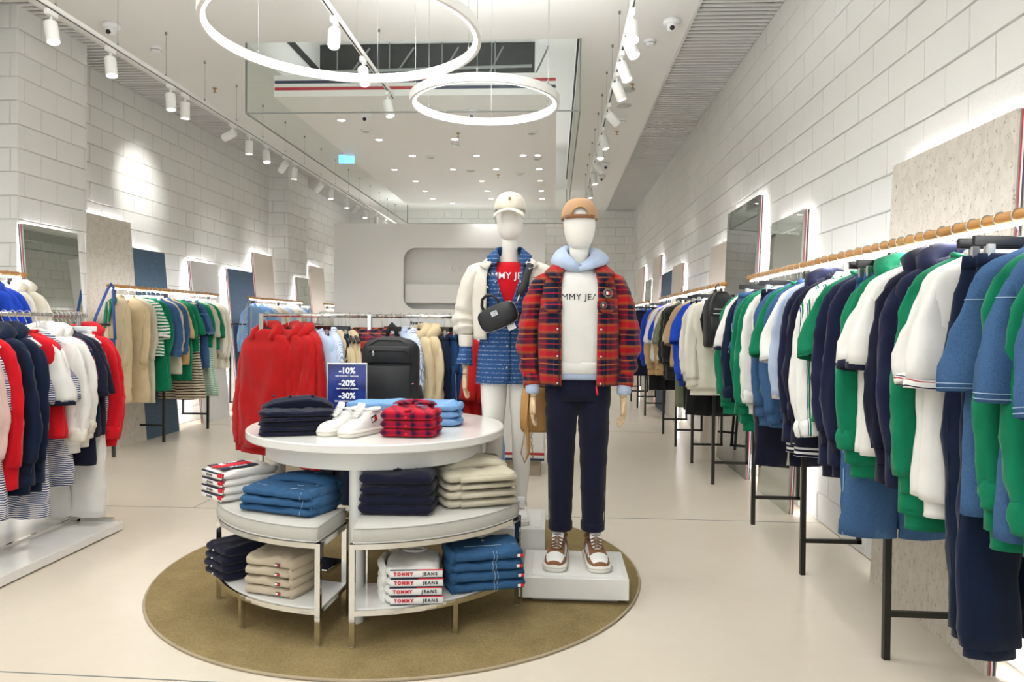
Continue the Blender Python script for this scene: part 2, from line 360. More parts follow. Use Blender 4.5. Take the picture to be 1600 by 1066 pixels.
# walls of painted concrete blocks
BW, BH, GAP = .405, .203, .004
def block_mesh(w, h, d=.010, c=.005):
    m = MB(); x, z = w/2, h/2
    m.add([(-x, 0, -z), (x, 0, -z), (x, 0, z), (-x, 0, z), (-x+c, -d, -z+c), (x-c, -d, -z+c), (x-c, -d, z-c), (-x+c, -d, z-c)],
          [(4, 5, 6, 7), (0, 1, 5, 4), (1, 2, 6, 5), (2, 3, 7, 6), (3, 0, 4, 7)])
    return m
full = {}
def block_wall(root, M, x0, x1, h, vis0, vis1, limit=300, zmin=0.0):
    """M takes wall-local (x along wall, y out of wall = -y, z up) to the room"""
    cells = []
    for r_ in range(int(h/BH)+1):
        za = r_*BH; zb = min(za+BH, h)
        if zb-za < .03: continue
        off = (r_ % 2)*BW/2
        k = math.floor((x0-off)/BW)
        while k*BW+off < x1:
            a_ = max(k*BW+off, x0); c_ = min(k*BW+off+BW, x1); k += 1
            if c_-a_ < .03 or c_ < vis0 or a_ > vis1: continue
            cells.append(((a_+c_)/2, (za+zb)/2, c_-a_-GAP, zb-za-GAP))
    def dist(c):
        p = M @ Vector((c[0], 0, c[1])); return (p-Vector((0, 0, 1.38))).length
    cells.sort(key=dist); rest = MB()
    for i, (cx, cz, w, hh) in enumerate(cells):
        dy = rnd.uniform(-.0018, .0018)
        if i < limit:
            key = (round(w, 3), round(hh, 3))
            if key not in full:
                t_ = block_mesh(w, hh).obj('block', 'block', None, False); full[key] = t_.data; bpy.data.objects.remove(t_)
            o = bpy.data.objects.new('block', full[key]); COL.objects.link(o); o.parent = root
            o.matrix_local = M @ Matrix.Translation((cx, dy, cz))
        else:
            rest.T = M @ Matrix.Translation((cx, dy, cz)); q = block_mesh(w, hh); rest.add(q.v, q.f)
    if rest.v: tag(rest.obj('far_blocks', 'block', root, False), kind='stuff')
b = MB(); b.box(XR+.1, (YB+YF)/2, 2.2, .2, YB-YF, 4.4); wr = struct(b.obj('wall_right', 'joint', None, False))
block_wall(wr, Matrix.Translation((XR, 0, 0)) @ Matrix.Rotation(R(-90), 4, 'Z'), -YB, -1.2, HC+.15, -YB, -1.2)
b = MB(); b.box(XL-.1, (YB+YF)/2, 2.2, .2, YB-YF, 4.4); wl = struct(b.obj('wall_left', 'joint', None, False))
block_wall(wl, Matrix.Translation((XL, 0, 0)) @ Matrix.Rotation(R(90), 4, 'Z'), 3.5, YB, HC+.15, 3.5, YB)
b = MB(); b.box((XL+XR)/2, YB+.1, 2.2, XR-XL, .2, 4.4); wb = struct(b.obj('wall_back', 'joint', None, False))
block_wall(wb, Matrix.Translation((0, YB, 0)), XL, XR, HC+.1, XL, XR, limit=120)
b = MB(); b.box((XL+XR)/2, YF-.1, 4.0, XR-XL, .2, .8); b.box(XL+.3, YF-.1, 1.8, .6, .2, 3.6); b.box(XR-.2, YF-.1, 1.8, .4, .2, 3.6); struct(b.obj('wall_front', 'white_paint', None, False))
# pillars standing out of the left wall
for i, (y0, y1) in enumerate([(6.0, 6.92), (12.35, 13.3)]):
    b = MB(); x1 = -4.6; b.box((XL+x1)/2, (y0+y1)/2, 2.1, x1-XL, y1-y0, 4.2); pl = struct(b.obj('pillar', 'joint', None, False))
    block_wall(pl, Matrix.Translation((x1, 0, 0)) @ Matrix.Rotation(R(90), 4, 'Z'), y0+.002, y1-.002, HC+.1, y0, y1)
    block_wall(pl, Matrix.Translation((0, y0, 0)), XL, x1+.01, HC+.1, XL, x1+.01)

# opening in the ceiling: shaft, dropped panel with stripes, glass skirt
b = MB(); b.box(HX0-.05, (HY0+HY1)/2, 4.5, .1, HY1-HY0+.2, .62); b.box(HX1+.05, (HY0+HY1)/2, 4.5, .1, HY1-HY0+.2, .62)
b.box((HX0+HX1)/2, HY0-.05, 4.5, HX1-HX0, .1, .62); b.box((HX0+HX1)/2, HY1+.05, 4.5, HX1-HX0, .1, .62); b.box((HX0+HX1)/2, (HY0+HY1)/2, 4.86, HX1-HX0+.2, HY1-HY0+.2, .1)
sh = struct(b.obj('trim_3', 'white_paint', None, False))
b = MB(); b.box(-1.6, 8.95, 4.43, 2.66, .06, .74); b.obj('dark_grille', 'dark_void', sh, False)
b = MB()
for k in range(5): b.cyl((-2.8+k*.6, 8.9, 4.1), (-2.3+k*.55, 8.9, 4.75), .012, 6)
for k in range(4): b.cyl((-2.7+k*.65, 8.88, 4.05), (-2.7+k*.65, 8.88, 4.8), .008, 6)
b.cyl((-2.9, 8.87, 4.45), (-.3, 8.87, 4.5), .02, 6)
b.obj('grille_bars', 'grey_edge', sh, False)
b = MB(); b.box(HX0+.008, 10.6, 4.5, .02, 7.2, .08); b.box(HX1-.008, 10.6, 4.2, .02, 7.2, .05); b.obj('slot_diffuser', 'dark_void', sh, False)
for (yy0, yy1, w_) in ((7.5, 8.85, 14), (9.1, 14.2, 30)):   # uplights added above the dropped panel, standing in for bounced light
    o_ = area('shaft_fill_light', (-1.45, (yy0+yy1)/2, 4.0), 2.7, yy1-yy0, w_); o_.rotation_euler = (PI, 0, 0)
DX0, DX1, DY0, DY1, DZ = -2.92, .0, 7.42, 14.35, 3.7
b = MB(); b.box((DX0+DX1)/2, (DY0+DY1)/2, DZ+.11, DX1-DX0, DY1-DY0, .22); dp = struct(b.obj('ceiling_drop_panel', 'white_paint', None, False))
b = MB()
hw = (DX1-DX0)/2; cxm = (DX0+DX1)/2
for mi, (za, zb) in enumerate([(.135, .165), (.10, .13), (.065, .095)]):
    xs = [DX0+.01, cxm+.1, DX1-.01]
    for seg in (0, 1):
        m_ = [[0, 2, 1], [1, 2, 0]][seg][mi]; b.m = m_; b.box((xs[seg]+xs[seg+1])/2, DY0-.002, DZ+(za+zb)/2, xs[seg+1]-xs[seg], .006, zb-za)
b.obj('fascia_stripe', ['stripe_navy_p', 'stripe_red', 'white_paint'], dp, False)
def pane(name, x0, y0, x1, y1, zlo, zhi):
    L = math.hypot(x1-x0, y1-y0); a = math.atan2(y1-y0, x1-x0)
    M = T((x0+x1)/2, (y0+y1)/2, 0, a); r_ = thing(name, None, None)
    m = MB(); m.T = M; m.box(0, 0, (zlo+zhi)/2, L, .01, zhi-zlo); g = m.obj('pane', 'glass', r_, False)
    m = MB(); m.T = M; m.box(0, 0, zlo-.004, L, .014, .01); m.box(L/2, 0, (zlo+zhi)/2, .014, .014, zhi-zlo); m.box(-L/2, 0, (zlo+zhi)/2, .014, .014, zhi-zlo); m.obj('edge_seal', 'grey_edge', r_, False)
    return r_
for i, (q, lab) in enumerate([((HX0, HY0, HX1, HY0), 'clear glass skirt along the near edge of the ceiling opening'), ((HX0, HY0, HX0, HY1), 'clear glass skirt along the left edge of the ceiling opening'),
          ((HX1, HY0, HX1, HY1), 'clear glass skirt along the right edge of the ceiling opening'), ((HX0, HY1, HX1, HY1), 'clear glass skirt along the far edge of the ceiling opening')]):
    tag(pane('glass_skirt', *q, 3.38, HC), lab, 'glass panel', 'glass smoke skirts around the ceiling opening')

# ---------------------------------------------------------------- lights of the shop
def spot_data(w, deg=62, blend=.8, col=(1, .985, .96), r=.05):
    l = bpy.data.lights.new('spot', 'SPOT'); l.energy = w; l.spot_size = R(deg); l.spot_blend = blend; l.color = col; l.shadow_soft_size = r; return l
SD = {}
def spot_at(loc, target, w, deg=62, blend=.8, parent=None):
    k = (w, deg, blend)
    if k not in SD: SD[k] = spot_data(w, deg, blend)
    o = bpy.data.objects.new('spot_beam', SD[k]); COL.objects.link(o)
    o.location = loc; o.rotation_euler = (Vector(target)-Vector(loc)).to_track_quat('-Z', 'Y').to_euler()
    return o
# pendant rings
def pendant_ring(cx, cy, z, Rr, label, tilt=0, wires=6):
    t = thing('ring_pendant', label, 'ceiling lamp', (cx, cy, z), 0, 'round pendant lamps')
    t.rotation_euler = (tilt, 0, 0)
    n_ = 72; hs = MB(); w = .022; h = .055
    prof = [(Rr, 0), (Rr+w, 0), (Rr+w, h), (Rr-w*.2, h), (Rr-w*.2, h-.004)]
    rg = [[(r_*math.cos(2*PI*i/n_), r_*math.sin(2*PI*i/n_), zz) for r_, zz in prof] for i in range(n_)]; rg.append(rg[0])
    hs.loft(rg, cap=(False, False)); hs.obj('housing', 'white_paint', t, True, auto=35)
    df = MB(); prof = [(Rr, -.001), (Rr-.018, .003), (Rr-.021, .030), (Rr-.004, .034), (Rr, .02)]
    rg = [[(r_*math.cos(2*PI*i/n_), r_*math.sin(2*PI*i/n_), zz) for r_, zz in prof] for i in range(n_)]; rg.append(rg[0])
    df.loft(rg, cap=(False, False)); df.obj('diffuser', 'ring_glow', t)
    for k in range(wires):
        a = 2*PI*(k+.5)/wires; x, y = (Rr+.01)*math.cos(a), (Rr+.01)*math.sin(a); m = MB(); zt = HC-z
        m.tube([(x, y, h), (x*.999, y-math.sin(-tilt)*zt*.0, zt)], [.0015, .0015], 5); m.cyl((x, y, h), (x, y, h+.03), .006, 8); m.cyl((x, y, zt-.02), (x, y, zt), .009, 8)
        m.obj('suspension_wire', 'wire', t)
pendant_ring(-1.19, 4.05, 2.97, .745, 'large glowing ring pendant lamp hung nearest the camera')
pendant_ring(-.50, 5.10, 2.90, .50, 'smaller glowing ring pendant lamp hung beyond the large ring')

for (x, y, z, r_, w_) in ((-1.19, 4.05, 3.04, 1.3, 34), (-.50, 5.10, 2.97, .9, 24)):      # uplights added at the rings in place of light bounced to the ceiling
    l_ = area('ceiling_fill_light', (x, y, z), r_, r_, w_); l_.data.shape = 'DISK'; l_.rotation_euler = (PI, 0, 0)
l_ = area('far_fill_light', (-2.1, 15.6, 3.0), 3.0, .4, 30); l_.rotation_euler = (PI, 0, 0)     # added light without a lamp body, brightens the far ceiling like bounce
# tracks and track heads
def track(x, y0, y1, z, label):
    t = thing('light_track', label, 'light track', (x, (y0+y1)/2, z), 0, 'suspended light tracks')
    L = y1-y0; m = MB(); m.box(0, 0, .0, .036, L, .034, .004); m.obj('track_bar', 'white_paint', t, False)
    m = MB(); m.box(0, 0, -.0175, .012, L-.02, .003); m.obj('contact_slot', 'black_plastic', t, False)
    y = -L/2+.35
    while y < L/2:
        m = MB(); m.cyl((0, y, .017), (0, y, HC-z), .0015, 5); m.cyl((0, y, HC-z-.025), (0, y, HC-z), .010, 8); m.cyl((0, y, .015), (0, y, .04), .007, 8); m.obj('suspension_wire', 'wire', t); y += .75
track(-3.62, 2.5, 16.4, 3.62, 'long white light track hung over the left side'); track(.53, 2.2, 13.2, 3.62, 'long white light track hung over the right side'); track(-1.62, 2.5, 7.2, 3.62, 'short white light track over the middle, above the rings')
track(-1.2, 14.5, 16.9, 3.62, 'white light track far back above the white partition')
def make_head():
    t = thing('track_spotlight', 'x', 'spotlight'); m = MB(); m.box(0, 0, -.035, .036, .11, .04, .005); m.obj('adapter', 'white_paint', t, False)
    m = MB(); m.cyl((0, 0, -.05), (0, 0, -.10), .010, 10); m.box(0, 0, -.10, .085, .018, .012, .003); m.obj('yoke', 'white_paint', t)
    m = MB(); m.lathe([(.030, .03), (.042, .027), (.045, .02), (.045, -.125), (.041, -.13), (.036, -.118)], 20, cap=(True, False)); h = m.obj('lamp_body', 'white_paint', t, auto=35); h.location = (0, 0, -.125)
    m = MB(); m.lathe([(.037, -.119), (.037, -.121)], 20); l = m.obj('lens', 'lamp_glow', h); return t
HEAD = make_head(); used_head = False
def head(x, y, z, target, w=None, deg=60, label=None, blend=.8):
    global used_head
    t = HEAD if not used_head else copy_tree(HEAD); used_head = True
    t.location = (x, y, z-.017); d = (Vector(target)-Vector((x, y, z-.14))).normalized()
    body = [c for c in t.children if c.name.startswith('lamp_body')][0]
    body.rotation_euler = d.to_track_quat('-Z', 'Y').to_euler()
    t['label'] = label; t['group'] = 'white track spotlights'
    if w: spot_at(Vector((x, y, z-.14))+d*.15, target, w, deg, blend)
ordn = ['', 'first', 'second', 'third', 'fourth', 'fifth', 'sixth', 'seventh', 'eighth', 'ninth', 'tenth', 'eleventh', 'twelfth', 'thirteenth', 'fourteenth', 'fifteenth', 'sixteenth', 'seventeenth', 'eighteenth', 'nineteenth', 'twentieth'] + ['twenty-'+s for s in ['first', 'second', 'third', 'fourth', 'fifth', 'sixth', 'seventh', 'eighth', 'ninth']] + ['thirtieth'] + ['thirty-'+s for s in ['first', 'second', 'third', 'fourth', 'fifth', 'sixth', 'seventh', 'eighth', 'ninth']] + ['fortieth'] + ['forty-'+s for s in ['first', 'second', 'third', 'fourth', 'fifth', 'sixth', 'seventh', 'eighth', 'ninth']]
HL = [(5.05, (-2.6, 4.4, 0)), (5.75, (-2.9, 5.2, 0)), (6.68, (-3.2, 6.2, 0)), (6.95, (-3.6, 7.0, 0)), (8.0, (-4.95, 8.4, 2.95)), (8.45, (-3.7, 8.4, 0)), (8.95, (-2.9, 8.0, 0)), (9.6, (-4.9, 10.4, 2.3)), (9.95, (-3.8, 10, 0)),
      (11.1, (-4.9, 11.9, 2.4)), (11.6, (-3.4, 11, 0)), (12.5, (-3.4, 12, 0)), (13.2, (-4.9, 13.9, 2.3)), (13.7, (-3.2, 13, 0)), (14.6, (-3.4, 14, 0)), (15.4, (-4.9, 15.8, 2.4))]
for i, (y, tg) in enumerate(HL): head(-3.62, y, 3.62, tg, SPOT_W*1.1 if tg[2] == 0 else (95 if i == 4 else 18), 60 if tg[2] == 0 else (52 if i == 4 else 55), 'white spotlight, %s from the near end of the left track' % ordn[i+1], 1.0 if i == 4 else .9)
HR = [(5.2, (.5, 3.9, .6)), (5.5, (1.5, 4.6, .9)), (6.0, (1.5, 5.6, .8)), (6.5, (1.6, 6.6, .8)), (7.4, (1.88, 8.0, 2.2)), (8.3, (1.4, 8.0, 0)), (8.8, (.5, 8, 0)), (9.7, (1.88, 10.4, 2.2)), (10.4, (1.2, 10, 0)), (11.5, (.8, 11.4, 0)), (12.6, (1.88, 13.2, 2.2))]
for i, (y, tg) in enumerate(HR): head(.53, y, 3.62, tg, SPOT_W if tg[0] != 1.88 else 14, 60, 'white spotlight, %s from the near end of the right track' % ordn[i+1])
HM = [(5.25, (-1.2, 3.6, .5)), (6.05, (-.9, 5.0, .4)), (6.95, (-.9, 6.6, .5))]
for i, (y, tg) in enumerate(HM): head(-1.62, y, 3.62, tg, SPOT_W*1.2, 58, 'white spotlight, %s from the near end of the middle track' % ordn[i+1])
for i, (x, y) in enumerate([(-1.2, 14.8), (-1.2, 15.6)]): head(x, y, 3.62, (-1.4+i, 15.4 if i == 0 else 16, .5), SPOT_W*.8, 58, 'white spotlight above the partition, %s on the far track' % ['nearer', 'farther'][i])
# extra unseen spotlights without lamp bodies, added nearer than the frame shows
for (x, y, tg) in [(-3.62, 3.2, (-3.0, 3.9, .6)), (-3.62, 4.2, (-3.2, 4.8, .3)), (.53, 2.4, (1.3, 2.6, .8)), (.53, 3.2, (1.3, 3.6, .8)), (.53, 4.2, (1.3, 4.6, .8)), (-1.62, 3.0, (-1.0, 3.7, .5)), (-.6, 2.2, (.1, 3.7, 1.2)), (-.6, 1.6, (-.9, 3.4, .4))]:
    spot_at((x, y, 3.4), tg, SPOT_W*.95, 58)

# downlights in the dropped panel
dl = []
for (xs, ys) in [([-2.47, -.28], 8.3), ([-2.25, -.28-1.0], 9.2), ([-2.0, -1.1, -.45, .0-.25], 10.1), ([-2.45, -1.55, -.9, -.25], 11.0), ([-2.3, -1.2, -.25], 11.9), ([-2.3, -1.2, -.25], 12.8), ([-2.3, -1.2, -.25], 13.6), ([-2.0, -.9], 14.1)]:
    for x in xs: dl.append((x, ys))
proto = None
for i, (x, y) in enumerate(dl):
    if proto is None:
        proto = thing('downlight', 'x', 'ceiling lamp'); m = MB(); m.lathe([(.042, 0), (.055, -.004), (.058, .002)], 20, cap=(False, False)); m.obj('rim', 'white_paint', proto)
        m = MB(); m.lathe([(.043, .001), (.043, -.001)], 20); m.obj('lens', 'lamp_glow', proto); o = proto
    else: o = copy_tree(proto)
    o.location = (x, y, DZ-.001); o['label'] = 'small round downlight set in the dropped ceiling panel'; o['group'] = 'downlights in the dropped ceiling panel'
    if i % 2 == 0: spot_at((x, y, DZ-.03), (x, y, 0), DOWN_W, 110, 1.0)
for i, (x, y) in enumerate([(-3.6, 15.7), (-2.4, 15.7), (-.6, 15.7), (.6, 15.7)]):
    o = copy_tree(proto); o.location = (x, y, HC-.001); o['label'] = 'small round downlight at the far end of the ceiling'; o['group'] = 'downlights at the far end'
    spot_at((x, y, HC-.03), (x, y, 0), DOWN_W*1.3, 110, 1.0)
# cameras, smoke detectors, sprinklers, ceiling vents
def dome(x, y, z, label):
    t = thing('security_camera', label, 'camera', (x, y, z), 0, 'white dome security cameras'); m = MB(); m.lathe([(.075, 0), (.075, -.03), (.062, -.045)], 20); m.obj('housing', 'white_plastic', t)
    m = MB(); m.T = T(0, -.012, -.06); m.lathe([(.001, -.045), (.025, -.04), (.042, -.02), (.046, 0), (.04, .022)], 16); m.obj('ball', 'white_plastic', t)
    m = MB(); m.T = T(0, -.045, -.083, 0, R(-50)); m.lathe([(.001, -.02), (.017, -.016), (.022, 0)], 14); m.obj('lens', 'lens_black', t)
dome(-4.02, 6.4, HC, 'dome camera on the ceiling beside the left light track'); dome(1.0, 6.5, HC, 'dome camera on the ceiling near the right slatted strip')
dome(-2.11, 8.0, DZ, 'left dome camera under the dropped ceiling panel'); dome(-.92, 7.95, DZ, 'right dome camera under the dropped panel, behind the small ring'); dome(.82, 13.2, HC, 'farther dome camera at the far right of the ceiling'); dome(.82, 12.2, HC, 'nearer dome camera at the far right of the ceiling')
for i, (x, y, z, lb) in enumerate([(-3.92, 6.96, HC, 'round smoke detector on the ceiling by the left track'), (.87, 6.95, HC, 'round smoke detector below the right dome camera'), (.85, 9.6, HC, 'smoke detector farther along the right ceiling'), (-1.3, 9.4, DZ, 'detector on the dropped panel')]):
    t = thing('smoke_detector', lb, 'detector', (x, y, z)); m = MB(); m.lathe([(.058, 0), (.056, -.02), (.040, -.042), (.02, -.046)], 20); m.obj('housing', 'white_plastic', t); m = MB(); m.lathe([(.051, -.027), (.051, -.033)], 20, cap=(False, False)); m.obj('vent_slots', 'grey_edge', t)
for i, (x, y, z, lb) in enumerate([(-3.92, 8.2, HC, 'small brass sprinkler head on the left ceiling'), (.84, 8.2, HC, 'small brass sprinkler head on the right ceiling, nearer one'), (-1.2, 8.9, DZ, 'brass sprinkler head in the dropped panel beside the small ring'), (-.9, 11.4, DZ, 'brass sprinkler head farther along the dropped panel'), (.84, 10.2, HC, 'small brass sprinkler head on the right ceiling, farther one')]):
    t = thing('sprinkler_head', lb, 'sprinkler', (x, y, z)); m = MB(); m.lathe([(.026, 0), (.024, -.006), (.008, -.008), (.008, -.03), (.004, -.032), (.004, -.045)], 12); m.obj('body', 'brass', t); m = MB(); m.lathe([(.018, -.045), (.018, -.049)], 12); m.obj('deflector', 'brass', t)
for i, (x, y) in enumerate([(-1.75, 10.15), (-.62+.35, 10.3), (-1.55+.25, 11.0+.1), (-.55, 11.3), (-2.3, 8.75), (-.3, 8.9)]):
    t = thing('air_valve', 'flat round white air valve in the dropped ceiling panel', 'vent', (x, y, DZ), 0, 'round air valves in the dropped panel'); m = MB(); m.lathe([(.075, 0), (.07, -.012), (.055, -.014)], 20); m.obj('rim', 'white_plastic', t)
    m = MB(); m.lathe([(.045, -.016), (.045, -.02)], 18); m.obj('disc', 'frame_grey', t)
for x, y, lb in [(.82, 9.0, 'farther round white ceiling loudspeaker on the right'), (.8, 7.9+.5, 'nearer round white ceiling loudspeaker on the right')]:
    t = thing('ceiling_loudspeaker', lb, 'loudspeaker', (x, y, HC)); m = MB(); m.lathe([(.09, 0), (.088, -.008)], 24); m.obj('grille', 'frame_grey', t)
t = thing('exit_sign', 'small light blue lit sign hung behind the left glass skirt', 'sign', (-2.93, 10.1, 3.66)); m = MB(); m.box(0, 0, 0, .22, .03, .12, .004); m.obj('panel', 'blue_sign', t, False); m = MB(); m.cyl((-.08, 0, .06), (-.08, 0, .3), .004, 6); m.cyl((.08, 0, .06), (.08, 0, .3), .004, 6); m.obj('hanger_rod', 'white_paint', t)
# glowing fill panels added out of view, one at each fill light
for (x, y) in [(-3.2, .8), (-.6, .8), (-3.2, 3.2), (-.6, 3.6), (-3.2, -1.6), (-.6, -1.6)]:
    t = thing('added_fill_panel', 'square fill light panel added out of view under the ceiling', 'ceiling lamp', (x, y, HC), 0, 'added fill light panels out of view'); m = MB(); m.box(0, 0, -.01, 1.24, 1.24, .02); m.obj('frame', 'white_paint', t, False); m = MB(); m.box(0, 0, -.022, 1.18, 1.18, .004); m.obj('diffuser', 'fill_panel_glow', t, False)

# ---------------------------------------------------------------- leaning wall panels
def wall_panel(side, y0, y1, zt, face, label, xb=None, xt=None):
    L = y1-y0; yc = (y0+y1)/2
    if side == 'L': xb = xb or -4.66; xt = xt or -4.86; rz = 0; s = 1
    else: xb = xb or 1.71; xt = xt or 1.80; rz = PI; s = -1
    tilt = math.atan2(abs(xt-xb), zt)
    nm = 'leaning_mirror' if 'mirror' in face else 'wall_panel'
    t = thing(nm, label, 'mirror' if 'mirror' in face else 'panel', (xb, yc, .0)); t.rotation_euler = (0, -tilt, rz)
    th = [(.012, face), (.005, 'stripe_red'), (.005, 'flag_white'), (.006, 'stripe_navy_p'), (.008, 'grey_edge')]
    x = 0
    m = MB(); m.box(-.006, 0, zt/2, .012, L, zt); m.obj('mirror_glass' if 'mirror' in face else 'board', face, t, False)
    x = -.012
    for (d, k), nmn in zip([(.006, 'grey_edge'), (.007, 'stripe_red'), (.007, 'flag_white'), (.008, 'stripe_navy_p'), (.006, 'stone')], ['backing', 'red_edge_layer', 'white_edge_layer', 'navy_edge_layer', 'plywood_layer']):
        m = MB(); m.box(x-d/2, 0, zt/2, d, L, zt); m.obj(nmn, k, t, False); x -= d
    m = MB(); m.box(x-.004, -L/2+.03, zt/2, .006, .010, zt-.06); m.box(x-.004, L/2-.03, zt/2, .006, .010, zt-.06); m.box(x-.004, 0, zt-.03, .006, L-.06, .010); m.obj('led_strip', 'led', t, False)
    return t
wall_panel('L', 5.97, 6.68, 2.2, 'mirror', 'tall leaning mirror on the left pillar beside the chrome rack', -4.36, -4.53)
wall_panel('L', 7.2, 8.1, 2.5, 'osb', 'tall pale straw-board panel on the left wall behind the trench coats')
wall_panel('L', 8.1, 8.83, 2.22, 'blue_board', 'slate blue panel on the left wall next to the tall straw board')
wall_panel('L', 9.48, 10.25, 2.19, 'white_board', 'plain white panel with red edge standing alone on the left wall')
wall_panel('L', 10.6, 11.5, 2.17, 'blue_board', 'slate blue panel on the left wall beyond the white panel')
wall_panel('L', 11.52, 12.3, 2.5, 'beige_board', 'tall beige panel on the left wall just before the far pillar')
wall_panel('L', 12.6, 13.2, 2.17, 'mirror', 'leaning mirror on the far left pillar', -4.36, -4.53)
wall_panel('L', 13.5, 14.2, 2.1, 'blue_board', 'narrow slate blue panel beyond the far left pillar')
wall_panel('L', 14.25, 15.1, 2.5, 'beige_board', 'farthest beige panel on the left wall by the white partition')
wall_panel('R', 2.97, 4.02, 2.24, 'osb', 'large pale straw-board panel on the right wall nearest the camera')
wall_panel('R', 5.42, 6.2, 2.23, 'mirror', 'leaning mirror on the right wall behind the near rail')
wall_panel('R', 6.6, 7.75, 2.54, 'mirror_dark', 'tall dark leaning mirror on the right wall')
wall_panel('R', 7.8, 8.6, 2.27, 'beige_board', 'beige panel on the right wall beyond the dark mirror')
wall_panel('R', 10.5, 11.3, 2.26, 'beige_board', 'beige panel on the right wall beside the blue panel')
wall_panel('R', 11.35, 12.4, 2.22, 'blue_board', 'slate blue panel far along the right wall')
wall_panel('R', 12.6, 13.5, 2.57, 'beige_board', 'tall beige panel far along the right wall')
wall_panel('R', 13.7, 14.6, 2.23, 'mirror', 'small far mirror on the right wall between beige panels')
wall_panel('R', 15.0, 15.9, 2.56, 'beige_board', 'farthest beige panel on the right wall')

# ---------------------------------------------------------------- partition, cash desk
def partition():
    x0, x1, y, h = -3.98, -.18, 13.0, 3.15
    c = bpy.data.curves.new('partition', 'CURVE'); c.dimensions = '2D'; c.fill_mode = 'BOTH'; c.extrude = .03
    def poly(pts):
        s = c.splines.new('POLY'); s.points.add(len(pts)-1); s.use_cyclic_u = True
        for p, q in zip(s.points, pts): p.co = (q[0], q[1], 0, 1)
    poly([(x0, 0), (x1, 0), (x1, h), (x0, h)])
    def rr(a0, a1, b0, b1, r_):
        o = []
        for cx, cy, s in ((a1-r_, b1-r_, 0), (a0+r_, b1-r_, 90), (a0+r_, b0+r_, 180), (a1-r_, b0+r_, 270)):
            for k in range(7): a = R(s+15*k); o.append((cx+r_*math.cos(a), cy+r_*math.sin(a)))
        return o
    poly(rr(-2.72, -.55, 1.62, 2.72, .22))
    t = bpy.data.objects.new('t', c); COL.objects.link(t); dg = bpy.context.evaluated_depsgraph_get(); me = bpy.data.meshes.new_from_object(t.evaluated_get(dg)); bpy.data.objects.remove(t)
    me.transform(Matrix.Rotation(R(90), 4, 'X')); me.materials.clear(); me.materials.append(MATS['white_paint'])
    o = bpy.data.objects.new('trim_4', me); COL.objects.link(o); o.location = (0, y, 0); struct(o)
    m = MB(); m.box((x0+x1)/2, .25, h/2, x1-x0, .04, h); m.box((x0+x1)/2, .14, h-.02, x1-x0, .2, .04); m.box(x0+.02, .14, h/2, .04, .2, h); m.box(x1-.02, .14, h/2, .04, .2, h); m.obj('back_panel', 'white_paint', o, False)
    m = MB(); m.box(-1.63, .17, 1.9, 2.2, .12, .36, .02); m.obj('niche_ledge', 'white_paint', o, False)
    text('UC', .15, 'letter_white', o, T(-1.80, .20, 2.36) @ FRONT, .01, .002, spacing=1.3)
partition()
t = thing('cash_desk', 'white cash desk with red and navy stripe behind the chrome rack', 'counter', (-1.3, 6.9, 0))
m = MB(); m.box(0, 0, .07, 2.36, .64, .14); m.obj('plinth', 'plinth_brown', t, False)
m = MB(); m.box(0, 0, .14+.41, 2.44, .72, .82, .008); m.obj('body', 'desk_white', t, False)
m = MB(); m.box(0, -.01, .975, 2.5, .78, .03, .006); m.obj('worktop', 'white_paint', t, False)
for z, k, nm in ((.205, 'stripe_red', 'red_stripe'), (.155, 'stripe_navy_p', 'navy_stripe')):
    m = MB(); m.box(0, -.361, z, 2.44, .004, .022); m.obj(nm, k, t, False)
t = thing('computer_monitor', 'white computer monitor seen from behind on the cash desk', 'monitor', (-1.33, 7.0, .99))
m = MB(); m.box(0, 0, .27, .56, .022, .33, .006); m.obj('casing', 'screen_edge', t, False)
m = MB(); m.box(0, -.02, .25, .26, .03, .2, .01); m.obj('rear_bulge', 'screen_edge', t, False)
m = MB(); m.box(0, -.02, .1, .05, .02, .2, .004); m.box(0, 0, .006, .24, .2, .012, .004); m.obj('stand', 'silver', t, False)
text('iiyama', .05, 'letter_dark', t, T(0, -.014, .385) @ FRONT, .001, .0008)

# ---------------------------------------------------------------- hangers (local x = shoulder line, origin on the rail axis)
def hook(m, r=.024, stem=-.085):
    pts = []
    for k in range(9): a = R(200-k*27.5); pts.append((r*math.cos(a)*0+0, 0, 0)) if False else pts.append((math.cos(R(-30+k*28))*r, 0, math.sin(R(-30+k*28))*r))
    pts.append((-.006, 0, -r-.012)); pts.append((0, 0, -.05)); pts.append((0, 0, stem)); m.tube([(p[0]*0, p[0], p[2]) if False else p for p in pts], .0022, 6)
def make_hanger(mat, kind):
    t = thing('clothes_hanger', 'x', 'hanger'); m = MB(); hook(m); m.obj('hook', 'silver', t)
    if kind == 'bar':
        m = MB(); m.box(0, 0, -.085, .36, .012, .03, .003); m.obj('bar', mat, t, False)
        for s in (-1, 1):
            m = MB(); m.box(s*.13, 0, -.115, .028, .02, .045, .004); m.obj('clip', 'silver' if mat != 'white_plastic' else 'white_plastic', t, False)
    else:
        m = MB(); pts = [(-.18, 0, -.178), (-.14, 0, -.152), (-.07, 0, -.115), (0, 0, -.088), (.07, 0, -.115), (.14, 0, -.152), (.18, 0, -.178)]
        m.tube(pts, [(.010, .006), (.012, .008), (.010, .009), (.008, .012), (.010, .009), (.012, .008), (.010, .006)], 8); m.obj('shoulder_bar', mat, t)
        m = MB(); m.tube([(-.17, 0, -.182), (0, 0, -.185), (.17, 0, -.182)], .004, 6); m.obj('lower_bar', mat, t)
    return t
HANG = {}
